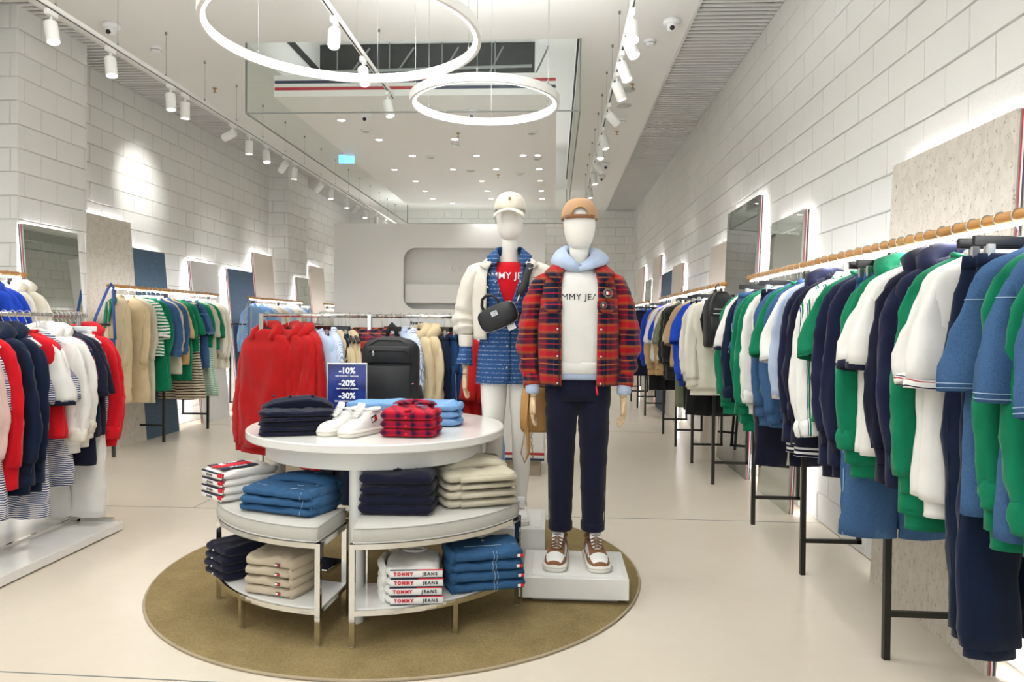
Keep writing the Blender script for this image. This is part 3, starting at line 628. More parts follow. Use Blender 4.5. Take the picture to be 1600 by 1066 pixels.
def hanger(mat, kind, M, group, label):
    k = (mat, kind)
    o = make_hanger(mat, kind) if k not in HANG else copy_tree(HANG[k]); HANG.setdefault(k, o)
    loc, rot, _ = M.decompose(); o.location = loc; o.rotation_euler = rot.to_euler(); o['label'] = label; o['group'] = group; return o

# ---------------------------------------------------------------- hanging clothes
def nz(x, y, z): return noise.noise(Vector((x, y, z)))
def torso(levels, n=26, fold=.008, seed=0, top=-.1, flat=0, kfold=4):
    """levels: (z, half width, half thickness); folds grow towards the hem"""
    z0, z1 = levels[0][0], levels[-1][0]; rings = []
    ph = rnd.uniform(0, 6)
    for (z, a, b_) in levels:
        t = (z0-z)/max(z0-z1, 1e-6); rg = []
        amp = 1.35*fold*(max(0, t-.12)/.88)**.7
        for i in range(n):
            th = 2*PI*i/n; c, s = math.cos(th), math.sin(th); e = 2.6
            x = a*math.copysign(abs(c)**(2/e), c); y = b_*math.copysign(abs(s)**(2/e), s)
            xx = x+.05*nz(seed, z*5, 2)
            f = amp*(.55*math.sin(kfold*th+ph+1.8*math.sin(z*4+seed))+1.7*nz(xx*11+seed, math.copysign(1, y)*3, z*3+seed)+.9-2.6*abs(nz(xx*15, math.copysign(2, y)+seed, z*3.2)))
            f += .006*nz(x*18, z*16, seed+y*8)
            rg.append((x+c*f*.5, y+s*f*1.1, z+.012*amp/.008*nz(x*5, seed, 3)*(1 if z == z1 else 0)))
        rings.append(rg)
    return rings
def interp(keys, n):
    """keys: (z, a, b) -> n levels linearly along z"""
    out = []; zs = [k[0] for k in keys]
    for q in range(n):
        z = zs[0]+(zs[-1]-zs[0])*(q/(n-1))
        for i in range(len(keys)-1):
            if zs[i] >= z >= zs[i+1]-1e-9:
                f = (zs[i]-z)/max(zs[i]-zs[i+1], 1e-9); f2 = f*f*(3-2*f)
                out.append((z, *[keys[i][k]*(1-f2)+keys[i+1][k]*f2 for k in range(1, len(keys[i]))])); break
    return out
def shoulders(sw, th): return [(-.095, .05, .030), (-.108, .075, .036), (-.125, .115, .040), (-.145, sw*.74, .042), (-.165, sw*.88, .044), (-.19, sw*.96, .046), (-.22, sw*1.0, th)]
def sleeve_geo(side, sw, L, r0, r1, bend, out, seed, thin, flare):
    """hanging sleeve: the outer edge follows the shoulder slope, then drops; returns centre line and radii"""
    O = [(sw-.085, -.148), (sw-.045, -.163), (sw-.008, -.190), (sw+.018, -.228), (sw+.034, -.275)]
    n = max(4, int((L-.08)/.032)); ang = rnd.uniform(.6, 1.25)
    for k in range(1, n+1):
        f = k/n; O.append((sw+.034+out*.75*math.sin(f*PI*.55)*ang+(-.060*max(0, f-.55) if L > .36 else .022*f), -.275-(L-.08)*f))
    P = []; rad = []; m = len(O)
    for i, (x, z) in enumerate(O):
        f = i/(m-1); g = [.22, .40, .62, .82, .95][i] if i < 5 else 1
        r_ = (r0+(r1-r0)*max(0, f-.1)/.9+flare*f)*g
        j = min(i+1, m-1); h = max(i-1, 0); dx, dz = O[j][0]-O[h][0], O[j][1]-O[h][1]; q = math.hypot(dx, dz) or 1
        nx, nz_ = dz/q, -dx/q          # inward normal of the outer edge
        fz = max(0, (-z-.3)/max(L-.1, .1))
        P.append((side*(x+nx*r_), -bend*fz*fz+.010*math.sin(seed+fz*4), z+nz_*r_)); th = thin*(.75+.35*min(1, fz*2))
        rad.append((r_*th+.004, r_))
    return P, rad
def sleeve(side, sw, L, mat, parent, r0=.062, r1=.042, bend=.0, fold=.007, seed=0, cuff=None, cuff_l=.055, name='sleeve', roll=False, y_thin=.46, out=.050, flare=0):
    P, rad = sleeve_geo(side, sw, L, r0, r1, bend, out, seed, y_thin, flare)
    b = MB(); b.tube(P, rad, 20, cap=(False, True), fold=fold, seed=seed, hollow=(0 if cuff and L > .36 else .05)); b.obj(name, mat, parent)
    dn = mat.startswith('denim') and L < .36
    if dn or (L < .36 and not cuff):        # rows of stitching above a short sleeve's hem
        b = MB(); n = 20; ring_n = len(P)
        q = MB(); q.tube(P, [(a_+.0012, b_+.0012) for a_, b_ in rad], n, fold=fold, seed=seed)
        for back in ((1, .35), (1, .75)) if dn else ((1, .6),):
            i0 = ring_n-1-back[0]; r0_ = q.v[i0*n:(i0+1)*n]; r1_ = q.v[(i0+1)*n:(i0+2)*n]; f = back[1]
            b.tube([tuple(Vector(u)*(1-f)+Vector(v)*f) for u, v in zip(r0_, r1_)], .0014, 5, closed=True)
        b.obj('hem_stitching', 'seam_denim' if dn else mat, parent)
        if dn:
            b = MB(); r0_ = q.v[3*n:4*n]; b.tube([tuple(Vector(u)) for u in r0_], .0016, 5, closed=True); b.obj('armhole_stitching', 'seam_denim', parent)
    if cuff and not dn:
        a_, e = Vector(P[-2]), Vector(P[-1]); d = (e-a_).normalized(); b = MB(); q = r1*.80 if L > .36 else (r1+.012)*1.0
        if roll:
            pts = [e-d*.05, e-d*.03, e-d*.012, e+d*.008, e+d*.022, e+d*.03, e+d*.028]
            b.tube(pts, [(r1*.6, r1*.98), (r1*.82, r1*1.16), (r1*.90, r1*1.20), (r1*.78, r1*1.10), (r1*.82, r1*1.12), (r1*.66, r1*.95), (r1*.3, r1*.5)], 20, fold=.009, seed=seed+3, fold_k=1.6)
        else:
            b.tube([e-d*.006, e+d*.006, e+d*cuff_l*.6, e+d*cuff_l], [(q*.62, q*1.06), (q*.56, q), (q*.55, q*.97), (q*.56, q)] if L > .36 else [(rad[-1][0]+.003, rad[-1][1]+.003)]*4, 18, fold=.002, seed=seed, hollow=.03)
        b.obj('cuff', cuff, parent)
def collar_band(parent, mat, kind, sw=.21):
    b = MB()
    if kind == 'crew':
        b.tube([(.066*math.cos(2*PI*i/14), .038*math.sin(2*PI*i/14)-.004, -.094-.020*(math.sin(2*PI*i/14) < 0)*abs(math.sin(2*PI*i/14))) for i in range(14)], .009, 6, closed=True); b.obj('neckband', mat, parent)
    elif kind == 'shirt':
        n = 15
        inner = [(.058*math.cos(t), .036*math.sin(t), -.078-.022*max(0, -math.sin(t))) for t in [R(-80)+R(340)*k/(n-1)*1.0 for k in range(n)]]
        outer = [(x*1.42+(.02 if k == 0 else -.02 if k == n-1 else 0)*0, y*1.55-.006*(k in (0, n-1)), z-.036-(.022 if k in (0, 1, n-2, n-1) else 0)) for k, (x, y, z) in enumerate(inner)]
        b.loft([inner, outer], closed=False); o = b.obj('collar', mat, parent, solid=.004)
    elif kind == 'hood':
        # soft folded hood lying over the shoulders
        pts = [(-.085, -.045, -.165), (-.10, -.01, -.125), (-.085, .03, -.10), (-.035, .055, -.085), (.035, .055, -.085), (.085, .03, -.10), (.10, -.01, -.125), (.085, -.045, -.165)]
        b.tube(pts, [.018, .034, .040, .044, .044, .040, .034, .018], 12, fold=.007, seed=rnd.random()*9); b.obj('hood', mat, parent)
        b = MB(); b.tube([(-.05, .05, -.11), (0, .062, -.13), (.05, .05, -.11)], [(.03, .06), (.035, .075), (.03, .06)], 12, fold=.006); b.obj('hood_back', mat, parent)
def placket(parent, mat, z0, z1, x=0, y=-.05, buttons=5, bmat='white_plastic'):
    b = MB()
    for k in range(buttons):
        z = z0+(z1-z0)*(k+.5)/buttons; b.tube([(x, y+.004, z), (x, y-.005, z)], [.006, .006], 8)
    b.obj('buttons', bmat, parent)

def garment(kind, mat, M, label, group, L=.72, sl=None, sw=.205, th=.048, hem=None, cuff=None, rib=None, sleeve_mat=None, collar=None, cat=None, bend=.02, roll=False, fold=.008, under=None, name=None, hw=None):
    cats = dict(tee='t-shirt', sweat='sweatshirt', hoodie='hoodie', shirt='shirt', jacket='jacket', coat='coat', dress='dress', vest='vest', pants='trousers', skirt='skirt', puffer='jacket', knit='sweater', shorts='shorts')
    names = dict(tee='t_shirt', sweat='sweatshirt', hoodie='hoodie', shirt='shirt', jacket='jacket', coat='coat', dress='dress', vest='vest', pants='trousers', skirt='skirt', puffer='puffer_jacket', knit='sweater', shorts='shorts')
    t = thing(name or names[kind], label, cat or cats[kind], group=group)
    loc, rot, _ = M.decompose(); t.location = loc; t.rotation_euler = rot.to_euler()
    seed = rnd.random()*50
    if kind in ('pants', 'shorts'):
        W = sw; z0 = -.125; b = MB()      # waistband stretched between the clips
        keys = [(z0, W*.82, .012), (z0-.04, W*.84, .016), (z0-.12, W*.95, .032), (z0-.25, W*1.02, .040)]
        b.loft(torso(interp(keys, 8), 24, .004, seed)); b.obj('hip', mat, t)
        b = MB(); b.loft(torso([(z0+.004, W*.83, .015), (z0-.035, W*.85, .018)], 24, .001, seed)); b.obj('waistband', mat, t)
        wl = hw or .10; z1 = -.1-L
        for s in (-1, 1):
            P = []; rad = []; nn = max(8, int(L/.06))
            for k in range(nn+1):
                f = k/nn; z = (z0-.20)*(1-f)+z1*f; P.append((s*(W*.50+.012*f+.01*math.sin(f*5+seed)), .012*s*math.sin(f*3+seed), z))
                r_ = W*.50*(1-f)+wl*f; rad.append((.034+.012*math.sin(f*2.2), r_))
            b = MB(); b.tube(P, rad, 20, cap=(True, True), fold=fold*1.2, seed=seed+s, hollow=.05); b.obj('trouser_leg', mat, t)
            b = MB(); b.tube([(p_[0]+s*r__[1]*.97, p_[1]-.004, p_[2]) for p_, r__ in zip(P, rad)], .0022, 5); b.obj('side_seam', 'seam_denim' if mat.startswith('denim') else mat, t)
            if cuff:
                b = MB(); e = Vector(P[-1]); b.tube([e+Vector((0, 0, .03)), e+Vector((0, 0, .0)), e-Vector((0, 0, .03))], [(.036, wl*.92), (.034, wl*.88), (.036, wl*.9)], 16, fold=.002, seed=seed); b.obj('cuff', cuff, t)
        return t
    if kind == 'skirt':
        z0 = -.125; keys = [(z0, sw*.8, .016), (z0-.05, sw*.85, .022), (z0-L*.5, sw*1.05, .05), (-.1-L, hem or sw*1.25, .06)]
        b = MB(); b.loft(torso(interp(keys, 14), 40, .016, seed, kfold=9)); b.obj('skirt_panel', mat, t); b = MB(); b.loft(torso([(z0+.005, sw*.82, .019), (z0-.035, sw*.84, .021)], 24, .0005)); b.obj('waistband', mat, t); return t
    hem = hem or sw+.02; zb = -.1-L
    keys = [(-.22, sw*1.0, th), (-.30, sw*1.0, th*1.05), (zb*.55-.1, (sw+hem)/2, th*1.1), (zb, hem, th*1.15)]
    lv = shoulders(sw, th)[:-1]+interp(keys, max(12, int(L/.035)))
    if kind == 'puffer':
        b = MB(); rings = []
        nb = 9
        zz = [-.20-(L-.10)*k/(nb*4) for k in range(nb*4+1)]
        rings += [ring(a, b_, 26, 2.6, z) for z, a, b_ in shoulders(sw, th)[:-1]]
        for k, z in enumerate(zz):
            bul = .016*abs(math.sin(PI*k/4)); rings.append([(x*(1+bul*2.2), y*(1+bul*16), z) for x, y, _ in ring(sw, th, 26, 2.6, z)])
        b.loft(rings); b.obj('body', mat, t)
        for s in (-1, 1):
            P, _r = sleeve_geo(s, sw, sl or .56, .07, .055, .02, .05, seed, .6, 0); P = P[:3]+P[3::2]; b = MB(); PP = []; rad = []
            for i in range(len(P)-1):
                for q in range(3):
                    f = q/3; PP.append(tuple(P[i][j]*(1-f)+P[i+1][j]*f for j in range(3)))
            for i in range(len(PP)): f = i/len(PP); r_ = ([.02, .028, .034, .042, .05, .058][i] if i < 6 else .066-.014*f)+.011*abs(math.sin(i*PI/5)); rad.append((r_*.9, r_))
            b.tube(PP, rad, 14); b.obj('sleeve', mat, t)
        b = MB(); b.tube([(.06*math.cos(2*PI*i/14), .04*math.sin(2*PI*i/14), -.085) for i in range(14)], .022, 8, closed=True); b.obj('collar', mat, t); return t
    b = MB(); b.loft(hem_in(torso(lv, 44, fold, seed)), cap=(True, False)); b.obj('body', mat, t)
    if rib:
        b = MB(); b.loft(torso([(zb+.012, hem*.99, th*1.12), (zb-.004, hem*.93, th*1.0), (zb-.035, hem*.92, th*.98), (zb-.05, hem*.93, th)], 44, .001, seed)); b.obj('hem_rib', rib, t)
    if sl:
        for s in (-1, 1):
            r0, r1 = (.080, .094) if sl < .36 else (.072, .050)
            sleeve(s, sw, sl, sleeve_mat or mat, t, r0, r1, bend=bend, seed=seed+s, cuff=cuff, roll=roll, fold=.011, flare=.01 if sl < .34 else 0, cuff_l=.02 if sl < .34 else .055)
    if collar: collar_band(t, mat if collar != 'contrast' else 'navy', 'shirt' if collar == 'contrast' else collar)
    if kind in ('shirt', 'jacket', 'coat'):
        b = MB(); zt = -.15
        pts = [(0.0, -th*1.12-.006, z) for z in [zt-(L-.06)*k/8 for k in range(9)]]
        b.tube(pts, [(.003, .016)]*9, 6); b.obj('placket', mat, t)
        placket(t, mat, -.2, zb+.05, 0, -th*1.12-.009, 6, 'white_plastic' if mat not in ('denim', 'denim_light', 'denim_dark') else 'silver')
    return t

def rail(name, label, kind, x, y0, y1, z, legs, axis='Y', cross=None, group=None, wall=None, led=True):
    t = thing(name, label, 'clothes rail', (x, (y0+y1)/2, 0) if axis == 'Y' else ((y0+y1)/2, x, 0), 0, group)
    if axis == 'X': t.rotation_euler = (0, 0, R(-90))     # local y runs along +x
    L = y1-y0; m = MB()
    if kind == 'oak':
        m.tube([(0, -L/2, z), (0, -L/2+.01, z), (0, L/2-.01, z), (0, L/2, z)], [.017, .020, .020, .017], 16); m.obj('rail', 'oak', t)
        if led: m = MB(); m.box(0, 0, z-.024, .012, L-.12, .008); m.obj('led_strip', 'led', t, False)
        for yl in legs:
            q = yl-(y0+y1)/2; m = MB(); m.box(0, q, (z-.03)/2, .026, .026, z-.03); m.obj('leg', 'black_metal', t, False)
            for zc in (.19, 1.33):
                m = MB(); w = (wall-x); m.box(w/2, q, zc, abs(w), .022, .022); m.obj('crossbar', 'black_metal', t, False)
            m = MB(); m.box(wall-x-(.013 if w > 0 else -.013), q, .76, .022, .022, 1.16); m.obj('wall_post', 'black_metal', t, False)
    else:
        m.tube([(0, -L/2, z), (0, L/2, z)], [.0135, .0135], 12); m.obj('rail', 'chrome', t)
        for yl in legs:
            q = yl-(y0+y1)/2; m = MB(); m.box(0, q, (z+.012+wall)/2, .03, .03, z+.012-wall, .003); m.obj('leg', 'chrome', t, False)
            m = MB(); m.box(0, q, wall+.012, .46, .03, .024, .003); m.obj('foot_bar', 'chrome', t, False)
        m = MB(); m.box(0, 0, wall+.025, .02, L-.03, .02); m.obj('base_bar', 'chrome', t, False)
    return t
COLOR = dict(green='green', navy='navy', navy2='navy', navy_blue='dark navy', white='white', cream='cream', red='red', bright_red='bright red', beige='beige', royal='royal blue', black='black', olive='olive green', sky='light blue',
             khaki='khaki', tan='tan', oat='oat', pink='pale pink', denim='blue denim', denim_dark='dark denim', denim_light='light denim', denim_mid='blue denim', denim_wash='washed denim', stripe_navy='navy-striped', stripe_green='green-striped',
             stripe_brown='brown-striped', stripe_mint='mint-striped', stripe_white_green='white green-striped', plaid='red-navy plaid', red_check='red check', navy_check='navy check', puffer='black quilted', stripe_sky='blue-striped')
KN = dict(tee='t-shirt', sweat='sweatshirt', hoodie='hoodie', shirt='shirt', jacket='jacket', coat='trench coat', dress='dress', vest='vest', pants='trousers', skirt='skirt', puffer='jacket', knit='sweater', shorts='shorts')
def dress_rail(items, place, rank, group, hmat, hgroup, hlabel):
    """items: (position along rail, kind, material, options); place(pos, yaw) -> matrix"""
    for i, (pos, kind, mat, kw) in enumerate(items):
        kw = dict(kw); yaw = kw.pop('yaw', None); extra = kw.pop('note', '')
        yaw = rnd.uniform(-6, 6) if yaw is None else yaw
        dx = kw.pop('dx', 0)
        M = place(pos, yaw)
        lb = '%s %s%s, %s %s' % (COLOR[mat], KN[kind], (' '+extra) if extra else '', ordn[i+1], rank)
        garment(kind, mat, M, lb, group, **kw)
        hanger(hmat, 'bar' if kind in ('pants', 'skirt', 'shorts') else 'coat', M, hgroup, '%s hanger of %s %s, %s %s' % ('black' if 'black' in hmat else 'white', COLOR[mat], KN[kind], ordn[i+1], rank))
ZR = 1.715
def along_y(x): return lambda pos, yaw: Matrix.Translation((x, pos, ZR)) @ Matrix.Rotation(R(yaw), 4, 'Z')

# right wall rails
rail('clothes_rail', 'long oak and black metal rail along the right wall nearest the camera', 'oak', 1.385, 1.45, 5.31, ZR, [2.0, 3.09, 4.11, 5.12], wall=1.70)
rail('clothes_rail', 'oak rail on the right wall with a black backpack on its near end', 'oak', 1.38, 6.0, 9.67, ZR, [6.38, 7.34, 8.32, 9.27], wall=1.68)
rail('clothes_rail', 'farthest oak rail on the right wall', 'oak', 1.38, 10.80, 14.4, ZR, [11.1, 12.1, 13.1, 14.1], wall=1.68)
S = dict
W = 'white'
R1 = [
 (1.62, 'pants', 'navy_blue', S(L=1.0, sw=.19)),
 (1.70, 'sweat', 'green', S(L=.80, sl=.62, cuff='green', roll=True, rib='green', bend=.05)),
 (1.78, 'shirt', 'denim', S(L=.80, sl=.345, sw=.235, th=.05, collar='shirt', cuff='denim')),
 (1.87, 'sweat', 'green', S(L=.76, sl=.62, cuff='green', roll=True, rib='green', bend=.06)),
 (1.95, 'shirt', 'denim', S(L=.78, sl=.32, sw=.225, collar='shirt', cuff='denim')),
 (2.03, 'sweat', 'green', S(L=.78, sl=.60, cuff='green', roll=True, rib='green')),
 (2.11, 'shirt', 'denim', S(L=.76, sl=.31, sw=.22, collar='shirt', cuff='denim')),
 (2.20, 'pants', 'navy_blue', S(L=1.16, sw=.20, hw=.085, cuff='navy_blue')),
 (2.27, 'pants', 'navy_blue', S(L=1.14, sw=.20, hw=.085, cuff='navy_blue')),
 (2.36, 'tee', W, S(L=.78, sl=.30, sw=.22, cuff='stripe_pipe', rib=W, collar='crew', note='with piped sleeves')),
 (2.43, 'tee', W, S(L=.78, sl=.29, sw=.215, cuff='stripe_pipe', collar='crew', note='with piped sleeves')),
 (2.51, 'sweat', 'green', S(L=.86, sl=.64, rib='green', cuff='green', collar='crew')),
 (2.60, 'jacket', 'navy2', S(L=.80, sl=.58, cuff='navy2', collar='hood')),
 (2.70, 'jacket', 'navy', S(L=.80, sl=.58, cuff='navy', collar='hood')),
 (2.79, 'tee', W, S(L=.72, sl=.27, cuff='navy', collar='crew', note='with navy cuffs')),
 (2.86, 'tee', W, S(L=.72, sl=.27, cuff='navy', collar='crew', note='with navy cuffs')),
 (2.94, 'sweat', 'green', S(L=.78, sl=.60, cuff='green', roll=True, rib='green', collar='hood')),
 (3.01, 'pants', 'denim', S(L=1.08, sw=.18, hw=.11)),
 (3.08, 'pants', 'denim_mid', S(L=1.06, sw=.18, hw=.11)),
 (3.16, 'knit', 'navy2', S(L=.82, sl=.62, rib='navy', cuff='navy', collar='crew')),
 (3.24, 'knit', 'navy2', S(L=.84, sl=.60, rib='navy', cuff='navy', collar='crew')),
 (3.33, 'tee', 'green', S(L=.66, sl=.27, collar='crew')),
 (3.42, 'shirt', 'stripe_white_green', S(L=.70, sl=.62, cuff='stripe_white_green', roll=True, collar='shirt')),
 (3.52, 'shirt', 'stripe_white_green', S(L=.70, sl=.64, cuff='stripe_white_green', roll=True, collar='shirt')),
 (3.62, 'jacket', 'navy', S(L=.82, sl=.60, rib='stripe_hem', cuff='navy', collar='shirt', note='with striped hem')),
 (3.74, 'jacket', 'navy2', S(L=.82, sl=.58, rib='stripe_hem', cuff='navy', collar='hood', note='with striped hem')),
 (3.84, 'shirt', 'sky', S(L=.6, sl=.5, collar='shirt')),
 (3.93, 'tee', W, S(L=.62, sl=.32, collar='crew')),
 (4.04, 'jacket', 'denim', S(L=.74, sl=.62, rib='denim', cuff='denim', collar='shirt')),
 (4.16, 'tee', 'green', S(L=.62, sl=.30, collar='crew')),
 (4.26, 'jacket', 'denim', S(L=.76, sl=.60, rib='denim', cuff='denim')),
 (4.38, 'pants', 'navy', S(L=1.06, sw=.20, hw=.09)),
 (4.47, 'sweat', W, S(L=.72, sl=.58, cuff=W, roll=True, rib=W, collar='crew')),
 (4.60, 'knit', 'green', S(L=.84, sl=.64, cuff='green', rib='green')),
 (4.72, 'knit', 'green', S(L=.80, sl=.62, cuff='green', rib='green')),
 (4.84, 'shorts', 'denim', S(L=.42, sw=.22, hw=.12)),
 (4.94, 'sweat', 'navy_blue', S(L=.70, sl=.60, cuff='navy_blue', roll=True, rib='navy_blue')),
 (5.04, 'tee', W, S(L=.6, sl=.28, cuff='navy', collar='crew')),
 (5.14, 'knit', 'green', S(L=.80, sl=.62, cuff='green', rib='green')),
]
dress_rail(R1, along_y(1.385), 'from camera end, near right wall rail', 'clothes on the near right wall rail', 'black_plastic', 'black hangers on the near right wall rail', 'black hanger hooked on the near right wall oak rail')
R2 = [
 (6.28, 'sweat', 'cream', S(L=.78, sl=.60, sw=.23, th=.06, cuff='cream', rib='cream', collar='crew', yaw=12, bend=.05)),
 (6.42, 'pants', 'black', S(L=1.02, sw=.19, hw=.12)),
 (6.55, 'sweat', 'cream', S(L=.74, sl=.58, cuff='cream', rib='cream')),
 (6.66, 'pants', 'black', S(L=1.0, sw=.19, hw=.11)),
 (6.80, 'tee', 'royal', S(L=.7, sl=.30, sw=.23, collar='crew')),
 (6.92, 'sweat', 'royal', S(L=.76, sl=.60, cuff='royal', rib='royal')),
 (7.05, 'shirt', 'tan', S(L=.64, sl=.30, sw=.25, cuff='tan', collar='shirt', note='with rolled sleeves')),
 (7.2, 'pants', 'olive', S(L=1.04, sw=.19, hw=.10)),
 (7.34, 'tee', 'beige', S(L=.64, sl=.30, collar='crew')),
 (7.50, 'puffer', 'puffer', S(L=.80, sl=.60, sw=.235, th=.075)),
 (7.68, 'puffer', 'puffer', S(L=.78, sl=.60, sw=.235, th=.075)),
 (7.84, 'shirt', 'olive', S(L=.66, sl=.34, sw=.23, collar='shirt')),
 (7.96, 'shirt', 'olive', S(L=.66, sl=.34, sw=.22, collar='shirt')),
 (8.1, 'tee', W, S(L=.62, sl=.34, sw=.23, collar='crew')),
 (8.24, 'jacket', 'tan', S(L=.80, sl=.6, cuff='tan', sw=.22, collar='shirt')),
 (8.38, 'tee', 'royal', S(L=.6, sl=.3, sw=.22)),
 (8.52, 'tee', W, S(L=.66, sl=.36, sw=.24, collar='crew')),
 (8.68, 'tee', W, S(L=.64, sl=.34, sw=.23)),
 (8.84, 'jacket', 'tan', S(L=.84, sl=.62, cuff='tan', sw=.23)),
 (9.0, 'sweat', 'royal', S(L=.78, sl=.6, cuff='royal', rib='royal')),
 (9.2, 'pants', 'black', S(L=1.05, sw=.19, hw=.1)),
 (9.4, 'sweat', 'royal', S(L=.76, sl=.6, sw=.23, cuff='royal')),
]
dress_rail(R2, along_y(1.38), 'from near end, middle right wall rail', 'clothes on the middle right wall rail', 'black_plastic', 'black hangers on the middle right wall rail', 'black hanger hooked on the middle right wall oak rail')
R3 = [(11.0, 'pants', 'navy', S(L=1.0, sw=.19, hw=.1)), (11.2, 'jacket', 'denim', S(L=.8, sl=.6, sw=.24, cuff='denim', collar='shirt', yaw=14)), (11.4, 'jacket', 'denim', S(L=.9, sl=.62, sw=.23, cuff='denim')), (11.65, 'sweat', 'navy', S(L=.8, sl=.6, cuff='navy')),
      (11.9, 'jacket', 'denim_mid', S(L=.85, sl=.6, sw=.24, cuff='denim_mid')), (12.15, 'jacket', 'olive', S(L=1.0, sl=.6, sw=.24)), (12.4, 'sweat', 'black', S(L=.8, sl=.6)), (12.7, 'jacket', 'olive', S(L=1.0, sl=.6)), (13.0, 'sweat', 'navy', S(L=.8, sl=.6)), (13.4, 'sweat', 'royal', S(L=.8, sl=.6)), (13.8, 'pants', 'denim', S(L=1.0, sw=.19))]
dress_rail(R3, along_y(1.38), 'from near end, far right wall rail', 'clothes on the far right wall rail', 'black_plastic', 'black hangers on the far right wall rail', 'black hanger hooked on the far right wall oak rail')

# left wall rails
rail('clothes_rail', 'oak rail with black legs behind the chrome rack by the left pillar', 'oak', -4.05, 3.3, 5.37, ZR, [3.6, 5.2], wall=-4.5)
rail('clothes_rail', 'oak rail on the left wall holding trench coats and green clothes', 'oak', -4.4, 6.95, 9.31, ZR, [7.05, 7.99, 9.04], wall=-4.74)
rail('clothes_rail', 'oak rail on the left wall holding light blue and cream shirts', 'oak', -4.4, 10.25, 12.55, ZR, [10.4, 11.4, 12.4], wall=-4.74)
rail('clothes_rail', 'farthest oak rail on the left wall beside the partition', 'oak', -4.4, 13.7, 15.5, ZR, [13.9, 15.3], wall=-4.74)
L1 = [(4.55, 'sweat', 'black', S(L=.7, sl=.56)), (4.68, 'tee', W, S(L=.7, sl=.28)), (4.78, 'pants', 'black', S(L=1.0, sw=.18)), (4.86, 'pants', 'black', S(L=1.0, sw=.18)), (4.95, 'sweat', 'royal', S(L=.74, sl=.58, cuff='royal', collar='hood')), (5.02, 'sweat', 'royal', S(L=.74, sl=.58, cuff='royal')), (5.09, 'sweat', 'royal', S(L=.74, sl=.58, cuff='royal')),
      (5.18, 'hoodie', 'cream', S(L=.78, sl=.58, cuff='cream', collar='hood')), (5.28, 'hoodie', 'cream', S(L=.78, sl=.58, sw=.22, cuff='cream', collar='hood'))]
dress_rail(L1, along_y(-4.05), 'from near end, oak rail by left pillar', 'clothes on the oak rail by the left pillar', 'white_plastic', 'white hangers on the oak rail by the left pillar', 'white hanger on the oak rail by the left pillar')
L2 = [
 (7.12, 'coat', 'beige', S(L=1.06, sl=.60, sw=.22, th=.075, hem=.25, cuff='beige', collar='shirt', yaw=-38, note='over a green scarf')),
 (7.30, 'coat', 'beige', S(L=1.08, sl=.60, sw=.215, th=.06, hem=.25, cuff='beige', collar='shirt', yaw=-10)),
 (7.42, 'dress', 'khaki', S(L=1.10, sl=.56, sw=.20, hem=.22)),
 (7.55, 'tee', 'stripe_green', S(L=.62, sl=.30, sw=.225, cuff='white', collar='crew')),
 (7.64, 'pants', 'green', S(L=1.0, sw=.19, hw=.13)),
 (7.72, 'dress', 'green', S(L=1.0, sl=.5, sw=.20, hem=.24)),
 (7.82, 'jacket', 'denim', S(L=.60, sl=.52, sw=.23, cuff='denim', collar='shirt', roll=True)),
 (7.92, 'dress', 'khaki', S(L=.84, sl=.5, hem=.23)),
 (8.0, 'jacket', 'denim', S(L=.58, sl=.50, sw=.23, cuff='denim', collar='shirt', roll=True)),
 (8.10, 'shirt', 'tan', S(L=.74, sl=.34, sw=.22, collar='shirt')),
 (8.20, 'dress', 'green', S(L=.92, sl=.36, sw=.22, hem=.23)),
 (8.32, 'tee', 'green', S(L=.6, sl=.3, sw=.23, collar='crew')),
 (8.40, 'skirt', 'stripe_brown', S(L=1.16, sw=.20, hem=.28)),
 (8.48, 'dress', 'denim_dark', S(L=.82, sl=.3, sw=.2, hem=.24)),
 (8.56, 'dress', 'denim', S(L=.80, sl=.3, sw=.2, hem=.24)),
 (8.64, 'tee', 'green', S(L=.56, sl=.38, sw=.23, collar='crew')),
 (8.74, 'skirt', 'stripe_mint', S(L=1.16, sw=.19, hem=.26)),
 (8.80, 'shirt', 'khaki', S(L=.84, sl=.34, sw=.21, hem=.23)),
 (8.88, 'tee', 'green', S(L=.6, sl=.34, sw=.22)),
 (9.00, 'coat', 'cream', S(L=.84, sl=.60, sw=.22, cuff='khaki', collar='shirt', roll=True)),
 (9.14, 'coat', 'cream', S(L=.84, sl=.62, sw=.23, th=.06, cuff='khaki', collar='shirt', yaw=-12)),
]
dress_rail(L2, along_y(-4.4), 'from near end, near left wall rail', 'clothes on the near left wall rail', 'white_plastic', 'white hangers on the near left wall rail', 'white hanger on the near left wall oak rail')
L3 = [(10.4, 'jacket', 'denim_wash', S(L=.72, sl=.60, sw=.24, th=.06, cuff='denim_wash', collar='shirt', yaw=-40)), (10.6, 'shirt', 'denim_light', S(L=.7, sl=.6, sw=.23, collar='shirt')), (10.8, 'shirt', 'sky', S(L=.7, sl=.58, sw=.23, collar='shirt')), (11.0, 'shirt', 'cream', S(L=.72, sl=.58, collar='shirt')), (11.2, 'knit', 'beige', S(L=.7, sl=.56)),
      (11.4, 'shirt', 'stripe_sky', S(L=.72, sl=.56, collar='shirt')), (11.6, 'shirt', 'sky', S(L=.72, sl=.56)), (11.8, 'shirt', 'cream', S(L=.72, sl=.56)), (12.0, 'knit', 'khaki', S(L=.72, sl=.56)), (12.2, 'shirt', 'stripe_sky', S(L=.72, sl=.56)), (12.4, 'pants', 'denim_wash', S(L=1.0, sw=.19))]
dress_rail(L3, along_y(-4.4), 'from near end, middle left wall rail', 'clothes on the middle left wall rail', 'white_plastic', 'white hangers on the middle left wall rail', 'white hanger on the middle left wall oak rail')
